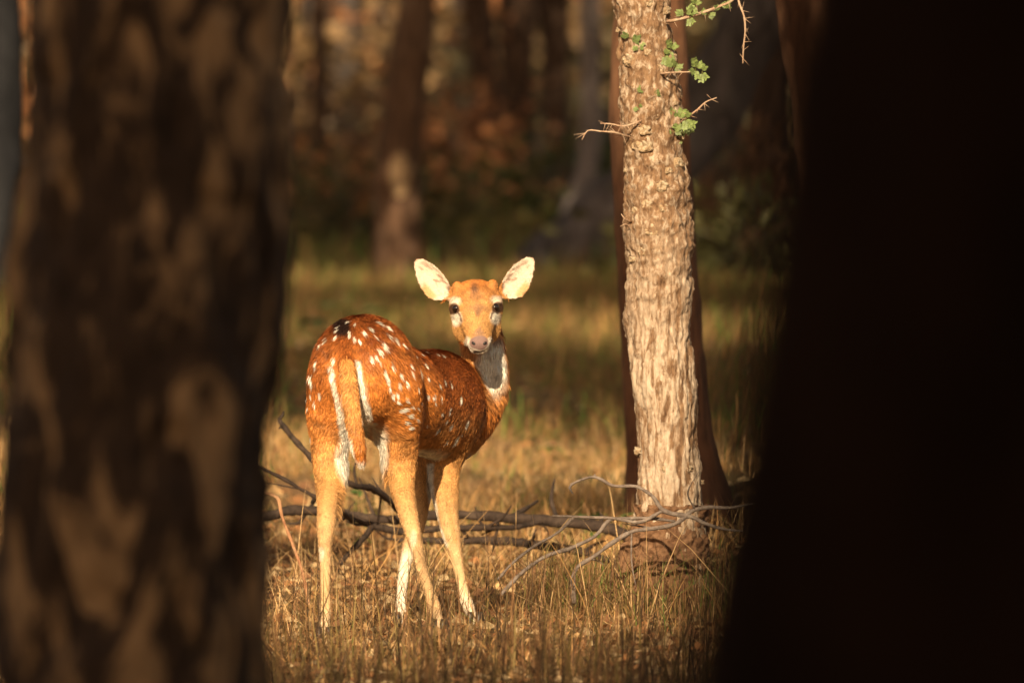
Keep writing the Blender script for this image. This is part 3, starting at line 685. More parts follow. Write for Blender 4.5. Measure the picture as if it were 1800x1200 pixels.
    for nm, base, tip, sgn in (('L', (790, 522, 20.60), (731.5, 456.5, 20.605), 1), ('R', (883, 520, 20.60), (936, 453, 20.605), -1)):
        b, t = D(*base), D(*tip); u = t - b; L = np.linalg.norm(u); u = u / L
        nv = np.array([sgn * -.18, -1, .05]); nv -= u * (nv @ u); nv /= np.linalg.norm(nv)
        v = np.cross(u, nv) * 1.0
        if v[2] < 0: v = -v                                            # v points to the inner, upper edge
        EARS[nm] = (b, u, v, nv, L)
        def fn(X, Y, Z, b=b, u=u, v=v, nv=nv, L=L):
            x, y, z = X - b[0], Y - b[1], Z - b[2]
            a = x * u[0] + y * u[1] + z * u[2]; p = x * v[0] + y * v[1] + z * v[2]; w = x * nv[0] + y * nv[1] + z * nv[2]
            tt = np.clip(a / L, 0, 1)
            hu = np.interp(tt, [0, .21, .42, .67, .91, .97, 1], [11, 16.8, 19.5, 18.5, 10.3, 6, .5]) / FPX * 20.6
            hl = np.interp(tt, [0, .1, .23, .48, .72, .93, .98, 1], [7, 20, 28.5, 27.6, 20.8, 9.5, 5, .5]) / FPX * 20.6
            hw = np.where(p > 0, hu, hl); q = np.clip(np.abs(p) / hw, 0, 1.2)
            cup = .016 * (q ** 2 - .6) * np.maximum(np.sin(np.clip(tt * .85 + .15, 0, 1) * math.pi), 0) ** .7
            return np.maximum(np.maximum(np.abs(w - cup) - .0042 + .0012 * q, (q - 1) * hw), np.maximum(-a, a - L))
        c = (b + t) / 2; F.add(c - .075, c + .075, fn, .006)
        F.chain([D(base[0] + sgn * 16, base[1] - 2, 20.61), D(base[0] + sgn * 0, base[1] - 4, 20.61)], [.017, .0125], .012)
    V, Q = surface_nets(F)
    return V, Q
V, Q = build_deer()
def vnormals(V, Q):
    fn = np.cross(V[Q[:, 2]] - V[Q[:, 0]], V[Q[:, 3]] - V[Q[:, 1]]); N = np.zeros_like(V)
    for k in range(4):
        for c in range(3): N[:, c] += np.bincount(Q[:, k], fn[:, c], len(V))
    return N / (np.linalg.norm(N, axis=1)[:, None] + 1e-12)
for _ in range(2):                                                     # light smoothing
    S = np.zeros_like(V); cnt = np.zeros(len(V))
    for k in range(4):
        a, b = Q[:, k], Q[:, (k + 1) % 4]
        for c in range(3): S[:, c] += np.bincount(a, V[b, c], len(V)) + np.bincount(b, V[a, c], len(V))
        cnt += np.bincount(a, minlength=len(V)) + np.bincount(b, minlength=len(V))
    ok_ = cnt > 0; V[ok_] = V[ok_] * .5 + .5 * S[ok_] / cnt[ok_][:, None]
NV = vnormals(V, Q)
PXV = unproj(V)
def front(px, py, R=4.0):
    """nearest surface vertex seen at that place of the coat"""
    m = (np.hypot(PXV[0] - px, PXV[1] - py) < R) & (NV[:, 1] < .35)
    if not m.any(): m = np.hypot(PXV[0] - px, PXV[1] - py) < R * 3
    i = np.where(m)[0]; return i[np.argmin(V[i, 1])]
SP = [(327, 180, 4), (322, 200, 4), (315, 243, 4), (398, 145, 5), (405, 205, 4), (405, 222, 4), (430, 160, 3), (500, 215, 5), (533, 190, 5.5), (570, 148, 5), (592, 160, 6), (635, 180, 6.5), (655, 240, 5), (690, 255, 6), (740, 283, 4), (440, 248, 4), (465, 262, 4), (250, 268, 4), (235, 225, 3.5), (190, 398, 6), (185, 425, 5), (155, 525, 6), (130, 500, 4), (300, 370, 5), (623, 298, 7), (592, 322, 5.5), (540, 368, 5.5), (570, 355, 4), (680, 425, 5), (725, 470, 5), (795, 460, 4.5), (790, 420, 4), (850, 455, 6), (870, 405, 5), (897, 495, 4.5), (845, 345, 5), (890, 340, 4.5), (815, 355, 4), (965, 355, 4.5), (995, 360, 5), (628, 465, 5.5), (640, 500, 5.5), (650, 525, 5), (660, 560, 5), (680, 608, 6), (715, 540, 5), (765, 535, 5), (707, 605, 5), (758, 645, 6), (740, 710, 6.5), (790, 690, 5), (780, 740, 6), (715, 720, 6), (752, 785, 5.5), (775, 820, 5.5), (825, 770, 5), (893, 605, 5), (925, 615, 4.5), (938, 600, 4.5), (940, 665, 5), (980, 625, 5), (1010, 525, 5), (1048, 540, 4.5), (970, 545, 4), (1045, 705, 6), (1110, 630, 6), (1027, 780, 5), (1058, 803, 5.5), (1153, 785, 8), (975, 830, 7), (1093, 880, 8), (1072, 910, 6), (1025, 900, 6), (985, 945, 4), (990, 720, 5), (890, 800, 4), (900, 812, 4), (1120, 850, 4), (210, 600, 4), (180, 660, 4), (150, 600, 4), (135, 680, 4), (600, 400, 3), (700, 660, 4), (560, 230, 3.5), (840, 560, 4), (860, 640, 4), (830, 690, 4)]
spot_p = np.array([V[front(500 + x / 3.529, 520 + y / 3.529)] for x, y, _ in SP]); spot_r = np.array([r for *_, r in SP]) * .9 / FPX * 20.3
lf = np.where((NV @ RT < -.5) & (PXV[2] < 20.62) & (PXV[1] < 800) & (PXV[1] > 560) & (PXV[0] < 800))[0]      # the far flank is spotted too
pick = lf[rng.integers(0, len(lf), 70)]
spot_p = np.concatenate([spot_p, V[pick]]); spot_r = np.concatenate([spot_r, rng.uniform(.004, .007, 70)])
def seg_dist(px, py, pl):
    b = np.full(px.shape, 1e9)
    for (x0, y0), (x1, y1) in zip(pl[:-1], pl[1:]):
        dx, dy = x1 - x0, y1 - y0; t = np.clip(((px - x0) * dx + (py - y0) * dy) / (dx * dx + dy * dy), 0, 1)
        b = np.minimum(b, np.hypot(px - x0 - t * dx, py - y0 - t * dy))
    return b
def blob(px, py, cx, cy, rx, ry, soft=.35):
    return 1 - ss(1 - soft, 1 + soft, np.hypot((px - cx) / rx, (py - cy) / ry))
def regions(V):
    px, py, d = unproj(V)
    wob = noise(V * 60, 700) * 2.5; wob2 = noise(V * 60, 701) * 2.5
    px, py = px + wob * .5, py + wob2 * .5
    R = {'px': px, 'py': py, 'd': d}
    ear = np.zeros(len(V), bool)
    for b, u, v, nv, L in EARS.values():
        a = (V - b) @ u; p = (V - b) @ v; w = (V - b) @ nv
        ear |= (a > .004) & (a < L + .03) & (np.abs(w) < .03) & (np.abs(p) < .05)
    ear &= (np.abs(px - 836.5) > 46); R['ear'] = ear
    R['head'] = (~ear) & ((py < 600) | (px > 811)) & (py < 626) & (px > 784) & (px < 892) & ((py < 572) | (d < 20.588))
    R['tail'] = (d < 19.985) & (np.abs(px - np.interp(py, [590, 680, 735, 805], [608, 614, 621, 638])) < 26) & (py < 830)
    R['neck'] = (~R['head']) & (~ear) & (py < 760) & (d > 20.56) & (px > 800)
    R['leg'] = py > 800
    return R
DARK, RUF, TAN, CRM, WHT, BLK = [np.array(c) for c in ((.21, .050, .010), (.54, .18, .034), (.54, .275, .09), (.62, .45, .26), (.80, .72, .60), (.018, .010, .008))]
def coat(V, N):
    R = regions(V); px, py, d = R['px'], R['py'], R['d']
    def mx(c, t, k): return c * (1 - k[:, None]) + np.asarray(t) * k[:, None]
    n1 = fbm(V * 22, 710, 3)
    c = np.tile(RUF, (len(V), 1))
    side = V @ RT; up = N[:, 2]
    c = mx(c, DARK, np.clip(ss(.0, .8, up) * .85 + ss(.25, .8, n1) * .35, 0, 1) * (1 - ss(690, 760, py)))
    fl = ss(20.22, 20.34, d) * (1 - ss(20.52, 20.6, d)); c = mx(c, DARK, fl * .75 * (1 - ss(720, 790, py)))  # flank coat darkened to stand in for the thigh's shadow
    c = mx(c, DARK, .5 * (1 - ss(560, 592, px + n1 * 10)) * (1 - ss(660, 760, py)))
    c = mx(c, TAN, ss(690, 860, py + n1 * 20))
    c = mx(c, CRM, ss(820, 1000, py) * .65)
    # white between the hams, inner thighs, belly
    w1 = 1 - ss(2, 6.5, seg_dist(px, py, [(583, 642), (592, 690), (602, 745), (608, 785)]))
    w2 = 1 - ss(2, 6.8, seg_dist(px, py, [(627, 632), (636, 680), (648, 730), (657, 780)]))
    wh = np.maximum(w1, w2) * (d < 20.2)
    wh = np.maximum(wh, blob(px, py, 607, 805, 17, 36) * (d < 20.25)); wh = np.maximum(wh, blob(px, py, 664, 795, 17, 45) * (d < 20.3))
    wh = np.maximum(wh, blob(px, py, 624, 735, 22, 75) * (d > 19.99) * (d < 20.25))
    wh = np.maximum(wh, ss(.72, .97, -up) * (py > 785) * (py < 860) * (d > 20.2))
    # forelegs: pale inner side, pale hocks and feet
    wh = np.maximum(wh, (1 - ss(3, 9, seg_dist(px, py, [(757, 815), (756, 860), (768, 925), (780, 955)]))) * (d > 20.4) * .9)
    wh = np.maximum(wh, blob(px, py, 726, 946, 6, 13, .6) * .55); wh = np.maximum(wh, blob(px, py, 562, 972, 8, 12) * .6)
    wh = np.maximum(wh, ss(950, 985, py) * (px < 725) * (px > 690) * .75); wh = np.maximum(wh, ss(1010, 1070, py) * (px > 800) * .6); wh = np.maximum(wh, ss(1060, 1100, py) * .25)
    wh = np.maximum(wh, blob(px, py, 812, 808, 22, 22) * (d > 20.56) * .8)
    c = mx(c, WHT, wh * (~R['tail']))
    c = mx(c, TAN * .8, (1 - ss(2, 6, seg_dist(px, py, [(775, 830), (790, 900), (800, 950)]))) * (d > 20.4) * .5)
    # tail
    t = R['tail']; tc = mx(np.tile(np.array([.53, .235, .065]), (len(V), 1)), RUF * .85, ss(730, 795, py)); tc = mx(tc, RUF, 1 - ss(600, 650, py)); tc = mx(tc, WHT, ss(802, 812, py))
    edge = np.abs(px - np.interp(py, [590, 680, 735, 805], [608, 614, 621, 638])); tc = mx(tc, WHT, ss(12.5, 15.5, edge) * ss(640, 680, py)); tc = mx(tc, WHT, ss(8.5, 12, edge) * ss(755, 785, py))
    c = np.where(t[:, None], tc, c)
    # neck
    nk = R['neck']; ncol = mx(np.tile(RUF * .55 + TAN * .35, (len(V), 1)), RUF, ss(690, 740, py))
    th = blob(px, py, 866, 640, 27, 46, .4) * ss(.15, .55, -N[:, 1] + .1)
    ncol = mx(ncol, WHT * 1.1, th); c = np.where(nk[:, None], ncol, c)
    # dark saddle mark on the rump
    c = mx(c, BLK, blob(px, py, 603, 572, 14, 17, .3) * (d < 20.3) * .95)
    # head
    h = R['head']; hc = np.tile(TAN * .84, (len(V), 1)); hc = mx(hc, RUF * .8, ss(.2, .9, up) * (1 - ss(498, 512, py)) * .7)
    hc = mx(hc, RUF * .75, (1 - ss(512, 540, py)) * .55)
    hc = mx(hc, (.09, .04, .025), blob(px + 2 * noise(V * 150, 760), py, 834, 508, 6, 10, .8) * .8); hc = mx(hc, (.2, .10, .05), blob(px, py, 838, 521, 13, 10, .6) * .5)
    hc = mx(hc, (.14, .07, .045), blob(px, py, 840, 548, 6 * np.clip((562 - py) / 14, .3, 1.4), 11, .8) * .75); hc = mx(hc, (.3, .15, .07), (blob(px, py + (px - 840) * .25, 828, 541, 16, 5, .8) + blob(px, py - (px - 840) * .25, 852, 540, 16, 5, .8)) * .4)
    for ex, sg in ((798, 1), (875, -1)):
        ey = 543 if sg > 0 else 541
        hc = mx(hc, WHT, blob(px, py, ex + sg * 2, ey - 13, 11, 7, .5) * .6); hc = mx(hc, WHT, blob(px, py, ex + sg * 5, ey + 18, 9, 12, .45) * .9)
        hc = mx(hc, (.06, .028, .016), blob(px, py, ex, ey, 10, 10.5, .15) * .95)
        hc = mx(hc, (.07, .03, .018), (1 - ss(.8, 2.2, seg_dist(px, py, [(ex + sg * 6, ey + 5), (ex + sg * 11, ey + 12), (ex + sg * 13, ey + 21)]))) * .8)
    hc = mx(hc, (.16, .095, .07), blob(px, py, 842, 586, 9 * np.clip((py - 572) / 16, .3, 1.2), 11, .8) * .75)
    hc = mx(hc, WHT, np.clip(blob(px, py, 842, 604, 25, 17, .2) - blob(px, py, 842, 590, 17, 22, .2), 0, 1) * .95)
    hc = mx(hc, WHT, blob(px, py, 842, 620, 16, 6, .4) * .8)
    hc = mx(hc, (.20, .125, .11), blob(px, py, 842, 602.5, 17.5, 12, .1))
    hc = mx(hc, (.03, .015, .012), (1 - ss(.8, 2.2, seg_dist(px, py, [(834, 617), (842, 618.2), (850, 616.5)]))) * .95)
    c = np.where(h[:, None], hc, c)
    # ears
    e = R['ear']; ec = np.tile(np.array([.62, .50, .39]), (len(V), 1))
    for b, u, v, nv, L in EARS.values():
        a = (V - b) @ u / L; p = (V - b) @ v; k = (np.abs((V - b) @ nv) < .03) & (np.abs(p) < .05) & (a > 0)
        back = ss(-.15, .15, -(N @ nv)); ec = np.where(k[:, None], mx(ec, TAN * .7, back), ec)
        f = fbm(np.stack([p * 150 + a * 6, a * 7, a * 0], -1), 720, 3); ec = np.where(k[:, None], mx(ec, (.2, .10, .06), ss(.0, .5, f) * .75 * (1 - ss(.45, .85, np.abs(p) / .03)) * ss(.12, .3, a) * (1 - ss(.7, .95, a))), ec)
        ec = np.where(k[:, None], mx(ec, RUF * .45, ss(.93, 1.02, a) * .6), ec)
        ec = np.where(k[:, None], mx(ec, TAN, ss(.016, .026, -p) * (1 - ss(.45, .6, a)) * ss(.1, .25, a) * .8), ec)
        ec = np.where(k[:, None], mx(ec, (.06, .025, .015), ss(.004, .012, p) * (1 - ss(.12, .24, a)) * .9), ec)
    c = np.where(e[:, None], ec, c)
    # spots (longer along the hair)
    ok = ~(h | e | t | nk)
    for q, r in zip(spot_p, spot_r):
        near = np.abs(V - q).max(1) < .03
        if not near.any(): continue
        i = np.where(near & ok)[0]; dv = V[i] - q
        g = np.array([.25, -.25, -.93]); al = dv @ g; pr = np.sqrt(np.maximum((dv * dv).sum(1) - al * al, 0))
        k = 1 - ss(.75, 1.15, np.hypot(al / (r * 1.35), pr / (r * .8))); c[i] = c[i] * (1 - k[:, None]) + WHT * k[:, None]
    return np.clip(c, .004, .9), R
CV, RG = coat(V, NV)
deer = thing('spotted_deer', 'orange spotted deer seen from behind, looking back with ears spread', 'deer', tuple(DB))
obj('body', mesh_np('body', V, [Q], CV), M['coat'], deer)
def hair(n, seed):
    r = np.random.default_rng(seed)
    T = np.concatenate([Q[:, [0, 1, 2]], Q[:, [0, 2, 3]]]); a, b, c = V[T[:, 0]], V[T[:, 1]], V[T[:, 2]]
    area = np.linalg.norm(np.cross(b - a, c - a), axis=1); cen = (a + b + c) / 3
    wt = area * np.where(cen[:, 2] < .03, 0, 1) * np.where(cen[:, 2] + .0 > .55, 1.15, 1)
    k = r.choice(len(T), n, p=wt / wt.sum()); u, w = r.uniform(size=(2, n)); fl = u + w > 1; u[fl], w[fl] = 1 - u[fl], 1 - w[fl]
    p = a[k] + (b - a)[k] * u[:, None] + (c - a)[k] * w[:, None]
    N = NV[T[k, 0]] * (1 - u - w)[:, None] + NV[T[k, 1]] * u[:, None] + NV[T[k, 2]] * w[:, None]; N /= np.linalg.norm(N, axis=1)[:, None]
    col, R = coat(p, N); px, py, d = R['px'], R['py'], R['d']
    g = np.tile(-FW * .62 + UP * -.7, (n, 1))
    rump = d < 20.3
    out = np.stack([(px - 615) / 110, -.2 + 0 * px, -.9 + 0 * px], -1); g = np.where(rump[:, None], out, g)
    g = np.where((py > 770)[:, None], np.array([[0, -.1, -1]]), g)
    nose = D(842, 602, 20.40); g = np.where(R['head'][:, None], p - nose, g)
    g = np.where(R['neck'][:, None], np.array([[.05, 0, -1]]), g); g = np.where(R['tail'][:, None], np.stack([(px - np.interp(py, [590, 805], [608, 638])) / 45, 0 * px, -1 + 0 * px], -1), g)
    for b_, u_, v_, nv, L in EARS.values():
        m = R['ear'] & (np.linalg.norm(p - b_ - u_ * L / 2, axis=1) < .09); g = np.where(m[:, None], u_ * .8 + ((p - b_) @ v_)[:, None] * v_ * 25, g)
    g = g + np.stack([noise(p * 26, 730 + i) for i in range(3)], -1) * .28 * np.linalg.norm(g, axis=1)[:, None]
    g -= N * (g * N).sum(1)[:, None]; g /= np.linalg.norm(g, axis=1)[:, None] + 1e-9
    L = np.where(py > 1000, .0035, np.where(py > 880, .006, .015 - .008 * ss(740, 880, py)))
    inner = (py > 770) & (py < 900) & (d < 20.3) & ((np.abs(px - 610) < 18) | (np.abs(px - 664) < 18)); L = np.where(inner, .026, L); L = np.where((col.min(1) > .4) & (d < 20.2) & (py < 800) & ~R['tail'], .017, L)
    L = np.where(R['tail'], np.where(py > 775, .017, .013), L); L = np.where(R['neck'], .018, L); L = np.where(R['head'], .006, L); L = np.where(R['ear'], .0035, L)
    nosep = R['head'] & (np.hypot((px - 842) / 19, (py - 604) / 14.5) < 1); L = np.where(nosep, 0, L)
    for ex, ey in ((798, 543), (875, 541)): L = np.where(R['head'] & (np.hypot((px - ex) / 11, (py - ey) / 12) < 1), 0, L)
    keep = L > 0; p, N, g, L, col = p[keep], N[keep], g[keep], L[keep], col[keep]; n = len(p)
    L = L * r.uniform(.6, 1.25, n)
    lift = r.uniform(.10, .42, n); lift = np.where(L > .022, lift + .25, lift)
    wv = np.cross(N, g); wv = wv + N * r.normal(0, .45, (n, 1)); wv /= np.linalg.norm(wv, axis=1)[:, None]
    W = (r.uniform(.0006, .0012, n) * np.where(L < .008, .75, 1))[:, None]
    q0 = p - N * .0015; q1 = p + g * (L * .5)[:, None] + N * (L * lift * .5)[:, None]; q2 = p + g * L[:, None] + N * (L * lift * .75)[:, None]
    VV = np.stack([q0 - wv * W, q0 + wv * W, q1 + wv * W * .8, q1 - wv * W * .8, q2], 1).reshape(-1, 3)
    cl = 1 + .38 * fbm(p * 55, 740, 2); col = col * (cl * r.uniform(.62, 1.32, n)).clip(.3, 1.7)[:, None]
    i = np.arange(n)[:, None] * 5
    return VV, [i + np.array([[0, 1, 2, 3]]), i + np.array([[3, 2, 4]])], np.repeat(np.clip(col, .004, .92), 5, 0)
VV, FF, CC = hair(260000, 800)
tag(obj('fur', mesh_np('fur', VV, FF, CC, False), M['fur'], deer), kind='stuff')
# eyes, nostrils, hooves
def ball(n=20, m=14):
    a = np.linspace(0, 2 * math.pi, n, endpoint=False); b = np.linspace(0, math.pi, m); A, B = np.meshgrid(a, b)
    v = np.stack([np.cos(A) * np.sin(B), np.sin(A) * np.sin(B), np.cos(B)], -1).reshape(-1, 3)
    i = np.arange(m - 1)[:, None] * n; j = np.arange(n)[None]; j2 = (j + 1) % n
    return v, [np.stack([i + j, i + n + j, i + n + j2, i + j2], -1).reshape(-1, 4)]
bv, bf = ball(); eye_me = mesh_np('eye', bv, bf); eye_me.materials.append(M['eye'])
for x, y in ((798, 543), (875, 541)):
    i = front(x, y, 2.5); o = obj('eye', eye_me, None, deer, tuple(V[i] - NV[i] * .0050)); o.scale = (.0110, .0110, .0118)
nos_me = mesh_np('nostril', bv, bf); nos_me.materials.append(M['nostril'])
for x, y, s in ((830.5, 601.5, 1), (854, 601, -1)):
    i = front(x, y, 3); o = obj('nostril', nos_me, None, deer, tuple(V[i])); o.scale = (.0055, .0028, .0034); o.rotation_euler = (0, s * .5, s * -.5)
def hoof_mesh():
    parts = []
    for s in (-1, 1):
        v = []
        for z, y0, y1, w in ((0, -.030, .020, .0105), (.012, -.022, .019, .010), (.026, -.011, .016, .009), (.036, -.006, .013, .0075)):
            for k in range(10):
                a = k / 10 * 2 * math.pi; v.append((s * (.0108 + .0 * z) + math.cos(a) * w, (y0 + y1) / 2 + math.sin(a) * (y1 - y0) / 2, z))
        v = np.array(v); i = np.arange(3)[:, None] * 10; j = np.arange(10)[None]; j2 = (j + 1) % 10
        parts.append((v, [np.stack([i + j, i + j2, i + 10 + j2, i + 10 + j], -1).reshape(-1, 4), np.array([np.arange(10)[::-1], 30 + np.arange(10)])]))
    V_, F_ = merge(parts); me = mesh_np('hoof', V_, F_); me.materials.append(M['hoof']); return me
hm = hoof_mesh()
for (x, y, d, rz) in ((570, 1112, 19.975, 2.6), (775, 1100, 20.14, 2.2), (836, 1096, 20.44, 2.4), (706, 1106, 20.4, 2.9)):
    q = D(x, y, d); q[2] = float(gz(q[0] + DB[0], d)) - .002; o = obj('hoof', hm, None, deer, tuple(q)); o.rotation_euler.z = rz + .4; 

# ------------------------------------------------------------------ grass, litter, small plants
def blades(n, samp, hgt, wid, lean, pal, seed, curl=1.0):
    r = np.random.default_rng(seed); x, y = samp(r, n); n = len(x); z = gz(x, y)
    H = r.uniform(*hgt, n); W = r.uniform(*wid, n); az = r.uniform(0, 2 * math.pi, n); ln = np.abs(r.normal(0, lean, n))
    dx, dy = np.cos(az) * ln, np.sin(az) * ln; wa = r.uniform(0, math.pi, n); wx, wy = np.cos(wa), np.sin(wa)
    lv = []
    for t, ws in ((0, 1), (.4, .85), (.75, .55), (1, 0)):
        b = t + curl * t * t * .6
        px, py, pz = x + dx * H * b, y + dy * H * b, z - .01 + H * t * (1 - .25 * np.minimum(ln, 1.6) * t)
        if ws: lv += [np.stack([px - wx * W * ws, py - wy * W * ws, pz], -1), np.stack([px + wx * W * ws, py + wy * W * ws, pz], -1)]
        else: lv.append(np.stack([px, py, pz], -1))
    V = np.stack(lv, 1).reshape(-1, 3); i = np.arange(n)[:, None] * 7
    F = [np.concatenate([i + np.array([[0, 1, 3, 2]]), i + np.array([[2, 3, 5, 4]])]), i + np.array([[4, 5, 6]])]
    pal = np.array([p for p, w in pal]), np.array([w for p, w in pal], float)
    k = r.choice(len(pal[0]), n, p=pal[1] / pal[1].sum()); c = pal[0][k] * r.uniform(.65, 1.35, (n, 1))
    return V, F, np.repeat(c, 7, 0)
def area(y0, y1, mar=1.2, clump=None, seed=0):
    def f(r, n):
        y = np.sqrt(r.uniform(y0 ** 2, y1 ** 2, n)) if y0 > 5 else r.uniform(y0, y1, n)
        x = r.uniform(-1, 1, n) * (.062 * y + mar)
        if clump:
            g = fbm(np.stack([x * clump, y * clump * .7, 0 * x], -1), seed, 2); k = g + r.uniform(-.5, .5, n) > -.05; x, y = x[k], y[k]
        return x, y
    return f
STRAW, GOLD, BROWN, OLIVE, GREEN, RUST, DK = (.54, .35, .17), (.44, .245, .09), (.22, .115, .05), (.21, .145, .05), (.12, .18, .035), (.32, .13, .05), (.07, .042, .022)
def grass_obj(label, parts):
    V, F = merge([(v, f) for v, f, c in parts])
    tag(obj('dry_grass', mesh_np('dry_grass', V, F, np.concatenate([c for v, f, c in parts]), False), M['grass']), label, 'grass', kind='stuff')
def stalks(n, samp, hgt, rad, pal, seed):
    """woody stems with side twigs"""
    v1 = blades(n, samp, hgt, rad, .16, pal, seed, .6)
    r = np.random.default_rng(seed + 1); V = v1[0].reshape(-1, 7, 3); out = [v1]; c0 = v1[2].reshape(-1, 7, 3)[:, 0]
    for k in range(3):
        m = len(V); t = r.uniform(.3, .95, (m, 1)); a = V[:, 0] + (V[:, 6] - V[:, 0]) * t
        mid = V[:, 2:4].mean(1); a = np.where(t < .5, V[:, 0] + (mid - V[:, 0]) * t / .45, mid + (V[:, 6] - mid) * (t - .45) / .55)
        L = r.uniform(.03, .10, (m, 1)); az = r.uniform(0, 6.28, m); dd = np.stack([np.cos(az) * .8, np.sin(az) * .8, r.uniform(.2, .9, m)], -1)
        w = np.stack([-np.sin(az), np.cos(az), 0 * az], -1) * .0009; b = a + dd * L * .55; e = a + dd * L + np.array([0, 0, .01])
        vv = np.stack([a - w, a + w, b + w * .8, b - w * .8, e], 1).reshape(-1, 3); i = np.arange(m)[:, None] * 5
        out.append((vv, [i + np.array([[0, 1, 2, 3]]), i + np.array([[3, 2, 4]])], np.repeat(c0, 5, 0)))
    return out
grass_obj('tangle of dry straw grass and litter around the deer feet', [
    blades(46000, area(18.8, 23.5, 1.0, 1.3, 31), (.012, .05), (.0010, .0022), .9, [(STRAW, 3), (GOLD, 3), (BROWN, 4), (RUST, 3), (OLIVE, 2)], 901),
    blades(7000, area(18.4, 23.5, 1.0, 2.2, 5), (.06, .16), (.0007, .0016), .35, [(STRAW, 4), (GOLD, 4), (OLIVE, 2), (BROWN, 3), (GREEN, .7)], 902),
    blades(5000, area(18.6, 24, 1.0, 2.2, 8), (.08, .2), (.0006, .0013), 1.4, [(STRAW, 4), (GOLD, 2), (BROWN, 4), (DK, 2)], 903),
    blades(420, area(19.6, 23, 1.0), (.16, .34), (.0010, .0018), .45, [(STRAW, 5), (GOLD, 2), (OLIVE, 1)], 904)])
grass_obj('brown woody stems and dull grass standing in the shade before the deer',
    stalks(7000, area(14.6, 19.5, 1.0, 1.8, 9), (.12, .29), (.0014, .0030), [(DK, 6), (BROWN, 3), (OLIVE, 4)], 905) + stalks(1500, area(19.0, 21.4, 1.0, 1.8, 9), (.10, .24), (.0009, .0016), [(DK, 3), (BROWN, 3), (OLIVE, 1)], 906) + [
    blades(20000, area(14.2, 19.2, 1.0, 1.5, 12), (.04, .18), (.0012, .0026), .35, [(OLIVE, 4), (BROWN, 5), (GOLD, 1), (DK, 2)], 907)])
grass_obj('golden sunlit grass across the lane behind the fallen branches', [
    blades(60000, area(23.3, 33, 1.2, 1.6, 14), (.03, .15), (.0014, .0034), .6, [(STRAW, 5), (GOLD, 4), (OLIVE, 3), (BROWN, 2), (GREEN, 1)], 909)])
grass_obj('olive and tan grass filling the far lane', [
    blades(80000, area(32, 62, 1.6, 1.0, 21), (.07, .26), (.0025, .006), .6, [(OLIVE, 6), (GOLD, 2.5), (BROWN, 3), (GREEN, 3.5)], 911),
    blades(45000, area(60, 116, 3, .5, 22), (.12, .4), (.008, .016), .4, [(OLIVE, 6), (BROWN, 4), (GREEN, 4)], 912)])
def litter(n, samp, size, seed):
    r = np.random.default_rng(seed); x, y = samp(r, n); n = len(x); z = gz(x, y) + r.uniform(.001, .012, n)
    V, F = leaf_faces(np.stack([x, y, z], -1), size, seed, .12)
    pal = np.array([(.36, .17, .07), (.45, .28, .13), (.22, .11, .055), (.5, .36, .2)]); c = pal[r.integers(0, 4, n)] * r.uniform(.6, 1.3, (n, 1))
    V[:, 2] = np.maximum(V[:, 2], gz(V[:, 0], V[:, 1]) + .001)
    return V, F, np.repeat(c, 4, 0)
L1 = litter(22000, area(17.5, 26, 1.0), .04, 921); L2 = litter(9000, area(26, 60, 1.6), .08, 922)
V_, F_ = merge([(L1[0], [L1[1]]), (L2[0], [L2[1]])])
tag(obj('leaf_litter', mesh_np('leaf_litter', V_, F_, np.concatenate([L1[2], L2[2]]), False), M['litter']), 'fallen brown leaves scattered over the forest floor', 'leaf litter', kind='stuff')
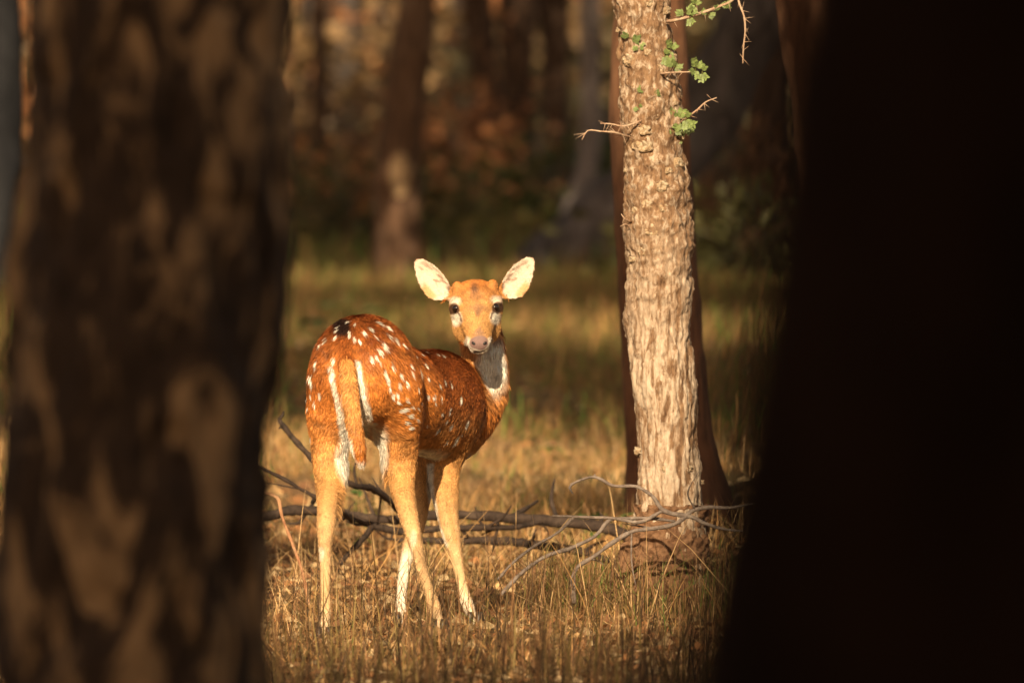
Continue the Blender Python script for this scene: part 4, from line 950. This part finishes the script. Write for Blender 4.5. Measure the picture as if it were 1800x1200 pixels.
def plant(label, px, py, d, h, n, lw, seed, col=(.13, .22, .04), group=None):
    r = np.random.default_rng(seed); b = P(px, py, d); b[2] = float(gz(b[0], d))
    t = thing('leafy_plant', label, 'plant', tuple(b), group); stems = []
    for k in range(max(2, n // 4)):
        e = np.array([r.normal(0, .3), r.normal(0, .3), 1]) * h * r.uniform(.6, 1); stems.append((np.zeros(3), e))
        if k == 0: vs_ = []
        vs_.append(tube([np.array([0, 0, -.02]), e * .5 + np.array([0, 0, h * .05]), e], [.002 * h / .2, .0016 * h / .2, .0008 * h / .2], 5, h / 6))
    obj('stem', mesh_np('stem', *merge(vs_)), M['red_twig'], t)
    for i in range(n):
        _, e = stems[i % len(stems)]; a = e * r.uniform(.35, 1.0); az = r.uniform(0, 6.28); dd = np.array([math.cos(az), math.sin(az), r.uniform(-.2, .5)]); dd /= np.linalg.norm(dd)
        sd = np.cross(dd, [0, 0, 1]); sd /= np.linalg.norm(sd); L = lw * r.uniform(.7, 1.3); tt = np.array([0, .25, .55, .8, 1]); ww = np.array([.05, .7, 1, .6, .02]) * L * .3
        mid = a + dd * L * tt[:, None] + np.array([0, 0, -1]) * (tt ** 2 * L * .25)[:, None]
        v = np.concatenate([mid + sd * ww[:, None] + np.array([0, 0, .12]) * ww[:, None], mid, mid - sd * ww[:, None] + np.array([0, 0, .12]) * ww[:, None]])
        f = np.array([[k, k + 1, k + 6, k + 5] for k in range(4)] + [[k + 5, k + 6, k + 11, k + 10] for k in range(4)])
        obj('leaf', mesh_np('leaf', v, [f], np.tile(np.array(col) * r.uniform(.7, 1.3), (15, 1))), M['leaf'], t)
plant('low plant with one bright yellow green leaf at the mound foot', 1118, 1062, 21.0, .05, 5, .05, 931, (.34, .42, .05))
plant('small dark green plant growing between mound and red brown trunk', 1062, 905, 24.2, .14, 16, .07, 932, (.08, .14, .03))
plant('tall thin green plant in the dim grass behind the deer rump', 560, 640, 42, .35, 18, .12, 933, (.10, .17, .05))
plant('broad leaved green plant in the lane grass beyond the rump', 640, 620, 44, .35, 12, .13, 934, (.10, .18, .06))
plant('small sprig of green leaves under the deer belly', 650, 905, 25.5, .16, 10, .06, 935, (.12, .2, .05))
plant('yellow green tuft of leaves in golden grass beside the deer chest', 965, 850, 29, .18, 12, .07, 936, (.22, .27, .05))

def near_mound(r, n):
    a = r.uniform(0, 2 * math.pi, n); k = r.uniform(.13, .30, n); return TB[0] - .05 + np.cos(a) * k, TD + np.sin(a) * k
grass_obj('dull grass tufts growing round the soil mound', [blades(1500, near_mound, (.05, .2), (.0009, .0018), .35, [(OLIVE, 3), (BROWN, 3), (GREEN, 1.5), (STRAW, 1)], 941)])
